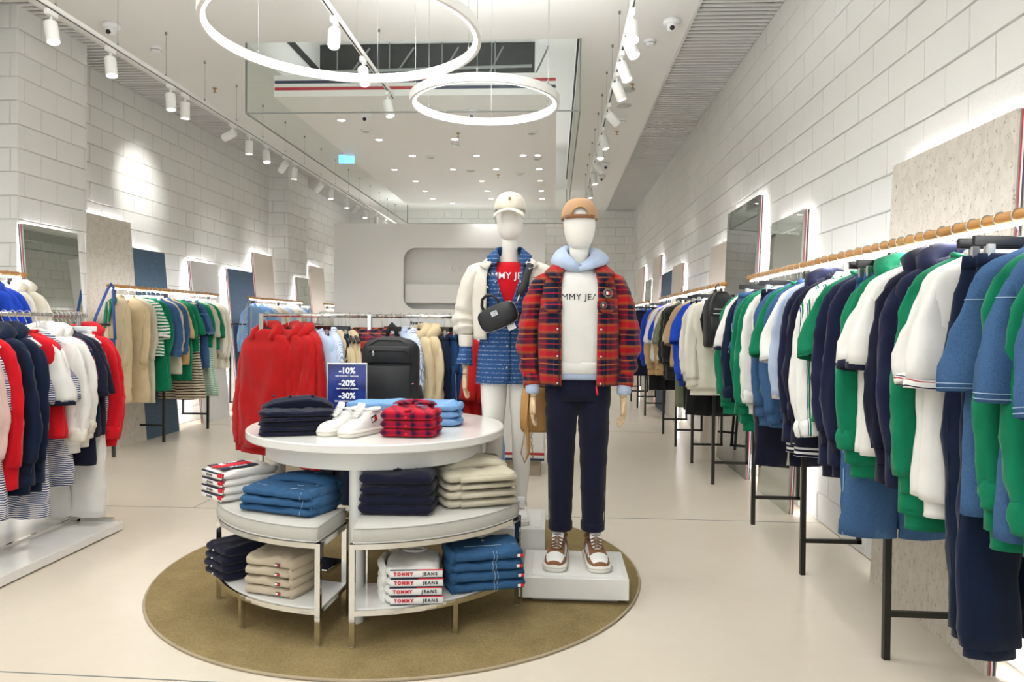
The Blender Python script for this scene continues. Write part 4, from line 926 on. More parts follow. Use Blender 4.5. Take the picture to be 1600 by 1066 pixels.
dress_rail([(13.9, 'sweat', 'cream', S(L=.8, sl=.6, sw=.24, yaw=-30)), (14.15, 'sweat', 'cream', S(L=.8, sl=.6, sw=.24)), (14.4, 'sweat', 'khaki', S(L=.8, sl=.6, sw=.24))], along_y(-4.4), 'from near end, farthest left wall rail', 'clothes on the farthest left wall rail', 'white_plastic', 'white hangers on the farthest left wall rail', 'white hanger on the farthest left wall oak rail')
g = thing('scarf', 'green scarf tucked in the neck of the nearest beige trench coat', 'scarf', (-4.4, 7.12, ZR), R(-38)); b = MB()
b.tube([(-.05, -.105, -.42), (-.05, -.10, -.28), (-.065, -.075, -.17), (-.05, -.01, -.115), (0, .03, -.10), (.05, -.01, -.115), (.065, -.075, -.17), (.045, -.10, -.28), (.05, -.108, -.36)], [(.008, .03), (.010, .034), (.016, .028), (.018, .018), (.018, .018), (.018, .018), (.016, .028), (.010, .034), (.008, .028)], 10, fold=.004); b.obj('scarf_loop', 'green', g)
g = thing('shoulder_bag', 'blue quilted shoulder bag hung by its strap from the oak rail end', 'bag', (-4.36, 6.96, ZR)); b = MB()
b.box(.0, -.16, -.60, .25, .07, .16, .02); o = b.obj('body', 'quilt_blue', g, True)
b = MB(); b.box(0, -.20, -.565, .25, .02, .10, .009); b.obj('flap', 'quilt_blue', g); b = MB()
for k in range(-5, 6):
    b.T = T(k*.024, -.2115, -.565, 0, 0, R(35)); b.box(0, 0, 0, .0012, .002, .085); b.T = T(k*.024, -.2115, -.565, 0, 0, R(-35)); b.box(0, 0, 0, .0012, .002, .085)
b.obj('quilt_lines', 'seam_navy', g, False); b = MB(); b.box(0, -.213, -.60, .03, .008, .03, .003); b.obj('clasp', 'brass', g)
b = MB(); b.tube([(-.13, -.16, -.53), (-.10, -.10, -.3), (-.03, -.03, -.04), (-.01, .0, .022), (.03, -.03, -.02), (.07, -.09, -.25), (.13, -.16, -.53)], [(.005, .016)]*7, 6); b.obj('strap', 'strap_blue', g)
g = thing('shoulder_bag_strap', 'thin cream bag strap looped over the end of the blue shirt rail', 'strap', (-4.38, 10.27, ZR)); b = MB(); b.tube([(-.12, -.1, -.62), (-.05, -.05, -.2), (0, 0, .022), (.04, -.05, -.2), (.06, -.1, -.64)], [(.003, .008)]*5, 6); b.obj('strap_loop', 'khaki', g)

# low chrome rack on the white platform, front left
ZC = 1.405
pf = thing('display_platform', 'low glossy white platform at the front left under the chrome rack', 'platform', (-3.5, 3.3, 0))
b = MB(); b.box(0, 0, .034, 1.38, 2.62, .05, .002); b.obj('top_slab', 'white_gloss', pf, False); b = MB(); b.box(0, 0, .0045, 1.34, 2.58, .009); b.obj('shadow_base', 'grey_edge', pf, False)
rail('clothes_rail', 'low chrome rail on the white platform at the front left', 'chrome', -3.1, 2.25, 4.66, ZC, [2.3, 4.6], wall=.059)
def at_lf(pos, yaw): return Matrix.Translation((-3.1, pos, ZC)) @ Matrix.Rotation(R(yaw), 4, 'Z')
LF = [
 (3.40, 'sweat', W, S(L=.8, sl=.6)), (3.50, 'shirt', W, S(L=.82, sl=.58, cuff=W)),
 (3.60, 'jacket', 'pink', S(L=.62, sl=.56, sw=.22, cuff='pink')),
 (3.70, 'dress', 'stripe_navy', S(L=.98, sl=.3, sw=.17, hem=.22)),
 (3.74, 'sweat', 'bright_red', S(L=.84, sl=.62, sw=.22)),
 (3.84, 'sweat', 'navy_blue', S(L=.84, sl=.62, sw=.23, cuff='navy_blue', rib='navy_blue', collar='hood')),
 (3.94, 'sweat', 'navy_blue', S(L=.84, sl=.62, sw=.23, cuff='navy_blue', rib='navy_blue', collar='hood')),
 (4.00, 'dress', 'stripe_navy', S(L=1.06, sl=.3, sw=.17, hem=.23)),
 (4.06, 'tee', 'bright_red', S(L=.62, sl=.30, sw=.23, sleeve_mat=W, cuff='navy', collar='crew', note='with white navy-hemmed sleeves')),
 (4.12, 'tee', 'bright_red', S(L=.62, sl=.30, sw=.225, sleeve_mat=W, cuff='navy', collar='crew', note='with white navy-hemmed sleeves')),
 (4.20, 'dress', 'stripe_navy', S(L=.92, sl=.3, sw=.17, hem=.22)),
 (4.23, 'hoodie', W, S(L=.68, sl=.54, sw=.24, th=.06, cuff='cream', roll=True, rib=W, collar='hood')),
 (4.31, 'hoodie', 'white', S(L=.66, sl=.50, sw=.24, th=.06, cuff='cream', roll=True, rib=W, collar='hood')),
 (4.36, 'shirt', 'navy_check', S(L=.66, sl=.44, sw=.21, collar='shirt')),
 (4.40, 'dress', 'navy', S(L=.84, sl=.28, sw=.2)),
 (4.44, 'tee', 'navy', S(L=.66, sl=.30, sw=.225, collar='shirt')),
 (4.47, 'tee', 'navy', S(L=.66, sl=.29, sw=.23)),
 (4.51, 'pants', W, S(L=1.19, sw=.20, hw=.125)),
 (4.56, 'shirt', 'stripe_navy', S(L=.74, sl=.66, sw=.175)),
 (4.58, 'hoodie', 'bright_red', S(L=.70, sl=.58, sw=.225, th=.05, cuff='bright_red', roll=True, rib='bright_red', collar='shirt')),
 (4.63, 'hoodie', 'bright_red', S(L=.70, sl=.60, sw=.23, th=.05, cuff='bright_red', rib='bright_red', collar='hood')),
]
dress_rail(LF, at_lf, 'from camera end, low chrome platform rail', 'clothes on the low chrome rail', 'white_plastic', 'white hangers on the low chrome rail', 'white hanger on the low chrome rail over the platform')

# chrome rack in the middle, behind the round table
YC = 4.90
ZM = 1.42
rail('clothes_rail', 'chrome rail behind the round table, left half', 'chrome', YC, -2.02, -1.27, ZM, [-2.005], axis='X', wall=0)
rail('clothes_rail', 'chrome rail behind the round table, right half', 'chrome', YC, -1.27, -.40, ZM, [-1.255, -.42], axis='X', wall=0)
def at_c(pos, yaw): return Matrix.Translation((pos, YC, ZM)) @ Matrix.Rotation(R(yaw), 4, 'Z')
CR = [
 (-1.97, 'hoodie', 'red', S(L=.80, sl=.70, sw=.235, th=.065, rib='red', cuff='red', collar='hood', yaw=-26, fold=.019)),
 (-1.82, 'hoodie', 'red', S(L=.80, sl=.44, sw=.225, th=.06, rib='red', cuff='red', collar='hood', yaw=-40, roll=True, fold=.016)),
 (-1.74, 'hoodie', 'red', S(L=.78, sl=.62, sw=.215, rib='red', cuff='red', collar='hood', yaw=-50, fold=.014)),
 (-1.67, 'hoodie', 'red', S(L=.90, sl=.62, sw=.21, rib='red', cuff='red', yaw=-54)),
 (-1.60, 'pants', 'navy', S(L=1.12, sw=.18, hw=.12, yaw=-50)),
 (-1.59, 'shirt', 'sky', S(L=.72, sl=.56, sw=.22, collar='shirt', cuff='sky', yaw=-52)),
 (-1.53, 'shirt', 'stripe_sky', S(L=.72, sl=.56, sw=.22, collar='shirt', cuff='sky', yaw=-54)),
 (-1.47, 'pants', 'navy_blue', S(L=1.16, sw=.19, hw=.13, yaw=-50)),
 (-1.45, 'shirt', 'beige', S(L=.68, sl=.54, sw=.15, yaw=-56, dx=0)),
 (-1.42, 'shirt', 'beige', S(L=.68, sl=.54, sw=.155, yaw=-56)),
 (-1.39, 'shirt', 'beige', S(L=.68, sl=.54, sw=.16, yaw=-56)),
 (-1.33, 'jacket', 'plaid', S(L=.74, sl=.58, sw=.25, th=.06, collar='shirt', cuff='plaid', yaw=-42)),
 (-1.25, 'jacket', 'plaid', S(L=.74, sl=.58, sw=.25, th=.06, collar='shirt', cuff='plaid', yaw=-42)),
 (-1.17, 'jacket', 'plaid', S(L=.74, sl=.58, sw=.25, th=.06, collar='shirt', cuff='plaid', yaw=-46)),
 (-1.10, 'pants', 'navy', S(L=1.1, sw=.19, hw=.12, yaw=-60)),
 (-1.04, 'shirt', 'sky', S(L=.7, sl=.5, yaw=-60, collar='shirt')),
 (-.98, 'shirt', 'stripe_sky', S(L=.7, sl=.5, yaw=-62, collar='shirt')),
 (-.92, 'hoodie', 'beige', S(L=.82, sl=.60, sw=.21, collar='hood', cuff='beige', yaw=-58)),
 (-.86, 'hoodie', 'beige', S(L=.82, sl=.60, sw=.21, collar='hood', cuff='beige', yaw=-58)),
 (-.80, 'pants', 'navy_blue', S(L=1.14, sw=.20, hw=.11, yaw=-52)),
 (-.745, 'pants', 'denim_dark', S(L=1.12, sw=.20, hw=.11, yaw=-52)),
 (-.70, 'pants', 'denim_dark', S(L=1.12, sw=.20, hw=.11, yaw=-52)),
 (-.66, 'tee', 'red', S(L=.74, sl=.34, sw=.20, yaw=-54)),
 (-.61, 'dress', 'red', S(L=.78, sl=.36, sw=.21, hem=.25, yaw=-52)),
 (-.56, 'shirt', 'sky', S(L=.7, sl=.5, yaw=-54)),
 (-.50, 'pants', 'denim_wash', S(L=1.16, sw=.20, hw=.17, yaw=-40)),
]
dress_rail(CR, at_c, 'from left end, chrome rail behind table', 'clothes on the chrome rail behind the table', 'black_plastic', 'black hangers on the chrome rail behind the table', 'black hanger on the chrome rail behind the round table')

# backpacks
def backpack(loc, rz, w, h, d, label, mat='nylon_black', style=0):
    g = thing('backpack', label, 'backpack', loc, rz); b = MB(); nl = 22; rings = []
    for k in range(nl+1):
        f = k/nl; z = h*f; s = 1-.06*(1-f)**3
        # rounded-rectangle outline in front view: width shrinks near the top
        top = max(0, (f-(.80 if style == 0 else .58))/(.20 if style == 0 else .42)); ww = w/2*math.sqrt(max(.0, 1-top**(2.6 if style == 0 else 2.1)*.93)); dd = d/2*(1-.35*top**2)*(1-.10*max(0, .12-f)/.12)
        if k == 0: ww *= .94; dd *= .9
        rings.append([(x+0, y+.004*nz(x*9, z*9, 3), z) for x, y, _ in ring(ww, dd, 32, 4.2, 0)])
    b.loft(rings); b.obj('body', mat, g)
    yf = -d/2
    if style == 0:
        b = MB(); b.box(0, yf-.008, h*.33, w*.80, .03, h*.60, .012); b.obj('front_pocket', mat, g)
        b = MB(); b.box(0, yf-.004, h*.77, w*.80, .028, h*.22, .012); b.obj('upper_pocket', mat, g)
        b = MB(); b.tube([(-w*.34, yf-.02, h*.80), (-w*.30, yf-.022, h*.825), (w*.28, yf-.022, h*.825), (w*.33, yf-.02, h*.79)], .0035, 6); b.obj('zipper', 'black_plastic', g)
        b = MB(); b.tube([(-w*.26, yf-.024, h*.82), (-w*.265, yf-.028, h*.78), (-w*.25, yf-.028, h*.755), (-w*.235, yf-.028, h*.78), (-w*.26, yf-.024, h*.82)], .0022, 6); b.obj('zipper_pull', 'silver', g)
        b = MB(); b.tube([(w*.36, yf+.005, .03), (w*.40, yf+.004, h*.6), (w*.38, yf+.008, h*.86), (w*.2, yf+.012, h*.955), (-w*.2, yf+.012, h*.955), (-w*.38, yf+.008, h*.86)], .004, 6); b.obj('main_zipper', 'black_plastic', g)
        flag(g, T(w*.43, yf+.002, h*.40, R(12)), .013)
        b = MB(); b.tube([(-.03, d*.2, h*.97), (-.022, d*.2, h+.05), (0, d*.2, h+.075), (.022, d*.2, h+.05), (.03, d*.2, h*.97)], [(.003, .012)]*5, 8); b.obj('carry_handle', 'nylon_black', g)
        b = MB(); b.tube([(w*.40, d*.45, .02), (w*.52, d*.5, .05), (w*.46, d*.5, .16)], [(.004, .016)]*3, 8); b.obj('shoulder_strap', 'nylon_black', g)
    else:
        b = MB(); b.box(0, yf-.006, h*.30, w*.86, .022, h*.52, .012); b.obj('front_pocket', mat, g)
        b = MB(); b.box(0, yf-.012, h*.60, w*.72, .006, .007); b.box(0, yf-.012, h*.68, w*.66, .006, .007); b.obj('zipper', 'silver', g)
        b = MB(); b.tube([(-.03, d*.3, h*.97), (-.02, d*.3, h+.04), (0, d*.3, h+.055), (.02, d*.3, h+.04), (.03, d*.3, h*.97)], [(.003, .01)]*5, 8); b.obj('carry_handle', mat, g)
        b = MB(); b.tube([(-w*.3, d*.5, h*.85), (-w*.42, d*.72, h*.5), (-w*.3, d*.55, h*.05)], [(.005, .02)]*3, 8); b.tube([(w*.3, d*.5, h*.85), (w*.42, d*.72, h*.5), (w*.3, d*.55, h*.05)], [(.005, .02)]*3, 8); b.obj('shoulder_straps', mat, g)
        b = MB(); b.box(.03, -.02, -.05, .025, .006, .09, .002); b.obj('strap_tail', mat, g)
    return g
backpack((1.36, 6.08, 1.195), R(14), .27, .46, .13, 'black leather backpack hung from the near end of the middle right rail', 'leather_black', 1)

# ---------------------------------------------------------------- rug, table, curved ottomans
t = thing('round_rug', 'large round brown-gold rug under the table and ottomans', 'rug', (-.83, 4.03, 0)); b = MB(); b.lathe([(1.300, .0), (1.305, .006), (1.297, .011), (.3, .0115), (.001, .0115)], 96); b.obj('pile', 'rug_mat', t)
b = MB(); b.tube([(1.302*math.cos(2*PI*i/96), 1.302*math.sin(2*PI*i/96), .0065) for i in range(96)], .0065, 6, closed=True); b.obj('bound_edge', 'stone', t)
RZ = .0118
TX, TY, TZ = -.92, 3.79, .84
t = thing('round_table', 'round white lacquered display table with four tube legs', 'table', (TX, TY, 0))
b = MB(); b.lathe([(.02, TZ-.042), (.655, TZ-.042), (.661, TZ-.036), (.661, TZ-.005), (.656, TZ), (.02, TZ)], 96); b.obj('tabletop', 'white_lacquer', t, auto=40)
b = MB(); b.lathe([(.565, TZ-.042), (.565, TZ-.13), (.545, TZ-.13), (.545, TZ-.042)], 96, cap=(False, False)); b.obj('apron', 'white_lacquer', t, auto=40)
for a in (-87, 3, 93, 183):
    b = MB(); x, y = .525*math.cos(R(a)), .525*math.sin(R(a)); b.lathe([(.034, RZ), (.034, TZ-.045)], 24, x, y); b.obj('leg', 'white_lacquer', t, auto=40)
def ottoman(a0, a1, label, ri=.47, ro=.80):
    t = thing('curved_ottoman', label, 'ottoman', (TX+.01, TY, RZ), 0, 'curved chrome ottomans under the table')
    NA = 20; A = [R(a0+(a1-a0)*k/NA) for k in range(NA+1)]
    def P(r_, a, z): return (r_*math.cos(a), r_*math.sin(a), z)
    def frame(z, s=.022):
        m = MB(); m_ = []
        m.loft([[P(ro-s, a, z-s), P(ro, a, z-s), P(ro, a, z), P(ro-s, a, z)] for a in A]); m.loft([[P(ri, a, z-s), P(ri+s, a, z-s), P(ri+s, a, z), P(ri, a, z)] for a in A])
        for a in (A[0], A[-1]):
            d = Vector((math.cos(a), math.sin(a), 0)); n_ = Vector((-d.y, d.x, 0))*(s/2*(1 if a == A[0] else -1)); c = d*((ri+ro)/2)+n_+Vector((0, 0, z-s/2)); m.T = Matrix.Translation(c) @ Matrix.Rotation(a, 4, 'Z'); m.box(0, 0, 0, ro-ri, s, s); m.T = None
        return m
    frame(.435).obj('seat_frame', 'chrome', t, False); frame(.155).obj('shelf_frame', 'chrome', t, False)
    for (r_, a, top) in [(ro-.011, A[0], .435), (ri+.011, A[0], .435), (ro-.011, A[-1], .435), (ri+.011, A[-1], .435), (ro-.011, (A[0]+A[-1])/2, .14)]:
        m = MB(); sgn = .011*(1 if a == A[0] else -1 if a == A[-1] else 0); x, y, _ = P(r_, a, 0); x -= math.sin(a)*sgn; y += math.cos(a)*sgn; m.T = T(x, y, 0, a); m.box(0, 0, top/2+.002, .023, .023, top-.004); m.obj('leg', 'chrome', t, False)
        m = MB(); m.T = T(x, y, 0); m.lathe([(.011, 0), (.011, .004)], 10); m.obj('foot_pad', 'frame_grey', t)
    m = MB(); m.loft([[P(ri+.015, a, .148), P(ro-.015, a, .148), P(ro-.015, a, .160), P(ri+.015, a, .160)] for a in A]); m.obj('shelf', 'white_gloss', t, False)
    m = MB(); rr = [] ; AA = [R(a0+1.2+(a1-a0-2.4)*k/NA) for k in range(NA+1)]
    def sect(a, sh, zs): 
        i, o = ri+.01+sh, ro-.004-sh; zl, zh = .437+zs, .505-zs
        pr = [(i+.006, zl), (o-.006, zl), (o, zl+.008), (o+.003, (zl+zh)/2), (o, zh-.008), (o-.006, zh-.001), ((i+o)/2+.08, zh+.004), ((i+o)/2, zh+.006), ((i+o)/2-.08, zh+.004), (i+.006, zh-.001), (i, zh-.008), (i-.002, (zl+zh)/2), (i, zl+.008)]
        return [P(r_, a, z) for r_, z in pr]
    rings = [sect(AA[0]-.004, .012, .010), sect(AA[0], 0, 0)]+[sect(a, 0, 0) for a in AA[1:-1]]+[sect(AA[-1], 0, 0), sect(AA[-1]+.004, .012, .010)]
    m.loft(rings); m.obj('cushion', 'cushion', t)
    for zz in (.502, .441):
        m = MB(); pts = [P(ro-.003, a, zz) for a in AA]+[P(ri+.012, a, zz) for a in reversed(AA)]; m.tube(pts, .0035, 6, closed=True); m.obj('piping', 'frame_grey', t)
    return t
ottoman(-158, -94.5, 'left curved ottoman with white cushion, holding tees and jeans')
ottoman(-85.5, -19, 'right curved ottoman with white cushion, holding navy and khaki stacks')

# ---------------------------------------------------------------- folded clothes
def folded(name, mat, w, d, h, M, label, group, cat, seed=None, sag=.0, taper=0.0, layers=2, top=False, band=None):
    """folded garment: smooth fold to the front (-y), layered edges at the sides and back"""
    seed = rnd.random()*40 if seed is None else seed
    t = thing(name, label, cat, group=group); loc, rot, _ = M.decompose(); t.location = loc; t.rotation_euler = rot.to_euler()
    nx, nc = 16, 30; rings = []
    for i in range(nx+1):
        f = i/nx; u = 2*f-1; x = u*w/2; ends = max(0, abs(u)-.86)/.14; sc = math.sqrt(max(.0, 1-ends**2*.80)); rg = []
        for k in range(nc):
            th = 2*PI*k/nc+.1; c, s = math.cos(th), math.sin(th); e = 3.6
            yy = d/2*math.copysign(abs(c)**(2/e), c); zz = h/2*math.copysign(abs(s)**(2/e), s)
            back = .5+.5*c       # 1 at the back edge
            zf = (zz/h+.5)
            groove = sum(math.exp(-((zf-(q+1)/layers)/.07)**2) for q in range(layers-1))*.012*(.25+.75*max(back*.9, abs(u)**6 if abs(u) > .7 else 0))
            k2 = 1-groove/(d/2)*3
            if c < 0: k2 = 1-groove/(d/2)*1.0*(abs(u)**8)
            bump = .0045*nz(x*13+seed, yy*13, zz*30)+.003*nz(x*34, yy*30+seed, 2)+.005*(.4-abs(nz(x*11+yy*7, yy*10+seed, 5))*1.6)
            zt = 0
            if s > 0: zt = bump*1.6+sag*nz(x*7+seed, yy*7, 1)*h+(.010 if top else 0)*(.35-abs(nz(x*14+yy*6, yy*14, seed)))
            rg.append((x*(1+.018*nz(yy*14, zz*60, seed))*(1-taper*(back)), yy*sc**.25*k2+bump, h/2+zz*(sc if abs(u) > .86 else 1)+zt*(1 if s > .2 else s*2 if s > 0 else 0)))
        rings.append(rg)
    b = MB(); b.loft(rings); b.obj('folded_cloth', mat, t)
    return t
def stack(n, name, mat, w, d, h, base, rz, labelfmt, group, cat, jit=.006, yawj=2.5, extra=None, **k):
    out = []; posn = {3: ['bottom', 'middle', 'top'], 4: ['bottom', 'second lowest', 'second highest', 'top'], 2: ['bottom', 'top'], 5: ['bottom', 'second lowest', 'middle', 'second highest', 'top'], 1: ['']}[n]
    for i in range(n):
        M = T(base[0]+rnd.uniform(-jit, jit), base[1]+rnd.uniform(-jit, jit), base[2]+i*h*.93, rz+R(rnd.uniform(-yawj, yawj)))
        t = folded(name, mat, w*(1-.012*i), d*(1-.012*i), h*(1.0 if i < n-1 else 1.12), M, labelfmt % posn[i], group, cat, top=(i == n-1), sag=(.10 if i == n-1 else .03), **k)
        if extra: extra(t, i, i == n-1, w, d, h)
        out.append(t)
    return out
def seam(t, pts, mat, r=.0012, name='seam'): b = MB(); b.tube(pts, r, 5); return b.obj(name, mat, t)
def buttons(t, pts, mat='silver', r=.006, axis='z'):
    b = MB()
    for p in pts:
        q = Vector(p); dv = Vector((0, 0, .003)) if axis == 'z' else Vector((0, -.003, 0)); b.tube([q-dv*.3, q+dv], [r, r], 10)
    b.obj('buttons', mat, t)
# -- on the table top
def bunch(t, mat, w, d, z, hz=.03, dy=.34, half=.075, name='waist_bunch', seed=1):
    b = MB(); b.tube([(-w*.46, d*dy*.9, z-.004), (-w*.30, d*dy, z+hz*.35), (-w*.08, d*(dy+.03), z+hz*.6), (w*.15, d*(dy+.04), z+hz*.7), (w*.34, d*dy, z+hz*.45), (w*.47, d*dy*.9, z-.004)],
                     [(half*.7, hz*.4), (half*.95, hz*.8), (half, hz*.95), (half, hz), (half*.95, hz*.8), (half*.7, hz*.4)], 22, fold=.009, seed=seed, fold_k=1.5); b.obj(name, mat, t)
def ex_navy(t, i, top, w, d, h):
    seam(t, [(-w/2+.01, -d*.502, h*.3), (w/2-.01, -d*.502, h*.3)], 'seam_navy')
    if top:
        bunch(t, 'navy', w, d, h, .034, .30, .085)
        seam(t, [(-w*.3, d*.3, h*1.2), (-w*.18, d*.1, h*1.2), (-w*.2, -d*.3, h*1.19)], 'seam_navy', .0015); b = MB(); b.box(.02, d*.50, h*1.2+.045, .02, .012, .002); b.obj('size_label', 'letter_red', t, False)
        for xx in (-.32, -.1, .2): bb = MB(); bb.box(xx*w, d*.30, h+.058, .012, .05, .004, .001); bb.obj('belt_loop', 'navy', t)
stack(5, 'folded_trousers', 'navy', .355, .25, .024, (-1.24, 3.47, TZ), R(20), '%s pair of navy trousers in the stack at the table edge', 'folded navy trousers on the table', 'trousers', extra=ex_navy, jit=.005)
def ex_lj(t, i, top, w, d, h):
    seam(t, [(w*.20, -d*.50, h*.1), (w*.21, -d*.505, h*.5), (w*.20, -d*.48, h*.95)], 'seam_denim', .0014); seam(t, [(w*.26, -d*.50, h*.1), (w*.27, -d*.505, h*.5), (w*.26, -d*.48, h*.95)], 'seam_denim', .0014)
    b = MB(); b.tube([(w*.48, -d*.2, h*.55), (w*.50, 0, h*.6), (w*.48, d*.2, h*.55)], [(h*.30, .02)]*3, 10, fold=.003); b.obj('turned_leg', 'denim_light', t)
stack(3, 'folded_jeans', 'denim_light', .60, .20, .042, (-.79, 3.82, TZ), R(2), '%s pair of light blue jeans stacked at the table back', 'folded light jeans on the table', 'jeans', extra=ex_lj)
def ex_plaid(t, i, top, w, d, h):
    buttons(t, [(0, -d*.505, h*.45)], 'flag_red', .006, 'y'); seam(t, [(.028, -d*.503, h*.1), (.028, -d*.508, h*.5), (.026, -d*.48, h*.95)], 'seam_navy', .0012)
    b = MB(); b.tube([(w*.46, -d*.3, h*.6), (w*.50, 0, h*.7), (w*.45, d*.3, h*.6)], [(h*.30, .02)]*3, 10, fold=.004); b.obj('turned_sleeve', 'red_check', t)
    if top:
        zt = h*1.2
        b = MB()
        for s in (-1, 1): b.loft([[(s*.005, d*.10, zt+.020), (s*.02, d*.0, zt+.016)], [(s*.05, d*.22, zt+.030), (s*.065, d*.08, zt+.020)], [(s*.085, d*.36, zt+.024), (s*.11, d*.26, zt+.010)]], closed=False)
        b.obj('collar', 'red_check', t, solid=.005)
        b = MB(); b.tube([(-.085, d*.34, zt+.0), (-.06, d*.40, zt+.014), (0, d*.43, zt+.018), (.06, d*.40, zt+.014), (.085, d*.34, zt+.0)], [.014]*5, 8); b.obj('collar_band', 'red_check', t)
        b = MB(); b.box(0, -d*.18, zt+.0, .034, d*.55, .004, .001); b.obj('placket', 'red_check', t); buttons(t, [(0, -d*.30, zt+.003), (0, -d*.02, zt+.003)], 'flag_red', .007)
        b = MB(); b.box(w*.24, -d*.02, zt+.003, .03, .012, .003); b.obj('name_tab', 'letter_grey', t, False)
stack(3, 'folded_shirt', 'red_check', .262, .25, .042, (-.68, 3.47, TZ), R(-2), '%s red and navy checked shirt in the stack on the table', 'folded checked shirts on the table', 'shirt', extra=ex_plaid, jit=.003, yawj=1)
# -- on the left cushion
ZCU = RZ+.511; ZSH = RZ+.161
def ex_tape(t, i, top, w, d, h):
    b = MB(); b.box(-w*.02, -d*.503, h*.5, w*.92, .006, h*.74, .002); b.obj('logo_band', 'flag_white', t)
    b = MB(); b.box(-w*.02, -d*.507, h*.80, w*.92, .004, h*.22); b.obj('navy_tape', 'flag_navy', t, False); b = MB(); b.box(w*.36, -d*.49, h*.6, w*.16, .02, h*.5, .002); b.obj('red_tape', 'flag_red', t)
    text('JEANS', h*.42, 'letter_dark', t, T(-w*.1, -d*.503-.0042, h*.42) @ FRONT, .0005, .0004, spacing=1.5)
    if top:
        z = h*1.16
        for (x, ww, k) in [(-.36, .18, 'flag_navy'), (-.12, .30, 'flag_red'), (.16, .22, 'flag_navy')]:
            b = MB(); b.box(x*w, -d*.12, z+.0035, ww*w, d*.62, .004, .001); b.obj('chest_stripe', k, t)
        text('JEANS', .030, 'letter_white', t, T(-.36*w, -d*.12, z+.006, R(90)), .0004, .0006, spacing=1.2); text('JEANS', .030, 'letter_white', t, T(.16*w, -d*.12, z+.006, R(90)), .0004, .0006, spacing=1.2)
stack(4, 'folded_t_shirt', 'white', .21, .30, .037, (-1.53, 3.50, ZCU), R(-38), '%s white tee with navy lettered tape, left ottoman cushion', 'folded taped white tees on the left cushion', 't-shirt', extra=ex_tape, jit=.003, yawj=1.5)
def ex_jeans(t, i, top, w, d, h):
    seam(t, [(-w*.44, -d*.2, h*1.03), (-w*.1, -d*.30, h*1.06), (w*.3, -d*.28, h*1.05)], 'seam_denim', .0013) if top else None
    b = MB(); b.tube([(w*.45, -d*.40, h*.55), (w*.49, -d*.1, h*.62), (w*.48, d*.25, h*.58)], [(h*.36, .028)]*3, 12, fold=.004, seed=i); b.obj('turned_leg', 'denim_mid', t)
    seam(t, [(w*.36, -d*.49, h*.2), (w*.37, -d*.505, h*.55), (w*.36, -d*.45, h*1.0)], 'seam_denim', .0013)
    if top:
        for yy in (.30, .36): seam(t, [(-w*.2, d*yy, h*1.12), (w*.1, d*(yy+.02), h*1.16), (w*.4, d*yy, h*1.1)], 'seam_denim', .0012)
        seam(t, [(0, d*.30, h*1.15), (.01, d*.05, h*1.16), (.06, -d*.12, h*1.14), (.13, d*.0, h*1.14), (.14, d*.3, h*1.12)], 'seam_denim', .0013, 'pocket_seam')
        bunch(t, 'denim_mid', w, d, h*1.0, .026, .30, .07, seed=5)
        for xx in (.0, .2): bb = MB(); bb.box(xx*w, d*.34, h+.046, .012, .045, .004, .001); bb.obj('belt_loop', 'denim_mid', t)
stack(3, 'folded_jeans', 'denim_mid', .40, .27, .038, (-1.20, 3.27, ZCU), R(-16), '%s pair of mid blue jeans on the left ottoman cushion', 'folded blue jeans on the left cushion', 'jeans', extra=ex_jeans, jit=.008, yawj=3)
def ex_polo(t, i, top, w, d, h): buttons(t, [(-.01, -d*.504, h*.5)], 'letter_white', .0045, 'y')
stack(4, 'folded_polo_shirt', 'navy', .22, .26, .040, (-1.50, 3.41, ZSH), R(-38), '%s navy polo on the left ottoman lower shelf', 'folded navy polos on the left lower shelf', 'polo shirt', extra=ex_polo, jit=.004)
def ex_oat(t, i, top, w, d, h):
    flag(t, T(w*.24, -d*.508, h*.48), .022)
    b = MB(); b.tube([(w*.47, -d*.46, h*.5), (w*.53, -d*.1, h*.55), (w*.50, d*.35, h*.5)], [(h*.38, .022)]*3, 10, fold=.006, seed=i*2); b.obj('turned_sleeve', 'oat', t)
stack(4, 'folded_sweatshirt', 'oat', .25, .24, .045, (-1.22, 3.22, ZSH), R(-13), '%s oat sweatshirt with small flag, left ottoman lower shelf', 'folded oat sweatshirts on the left lower shelf', 'sweatshirt', extra=ex_oat, jit=.003, yawj=1.2)
# -- on the right cushion
def ex_np(t, i, top, w, d, h):
    seam(t, [(-w*.45, -d*.503, h*.12), (w*.45, -d*.503, h*.12)], 'seam_navy', .001)
    if top:
        b = MB()
        for s in (-1, 1): b.loft([[(s*.006, d*.12, h*1.18+.014), (s*.02, d*.02, h*1.18+.010)], [(s*.055, d*.25, h*1.18+.024), (s*.075, d*.10, h*1.18+.012)], [(s*.09, d*.38, h*1.18+.016), (s*.12, d*.28, h*1.18+.004)]], closed=False)
        b.obj('collar', 'navy', t, solid=.006); b = MB(); b.box(.0, -d*.05, h*1.18+.003, .034, d*.34, .004, .001); b.obj('placket', 'navy', t); buttons(t, [(0, .0, h*1.18+.006), (0, -d*.15, h*1.18+.006)], 'letter_navy', .005)
stack(4, 'folded_polo_shirt', 'navy', .335, .28, .047, (-.70, 3.31, ZCU), R(3), '%s navy polo on the right ottoman cushion', 'folded navy polos on the right cushion', 'polo shirt', extra=ex_np, jit=.005, yawj=1.5)
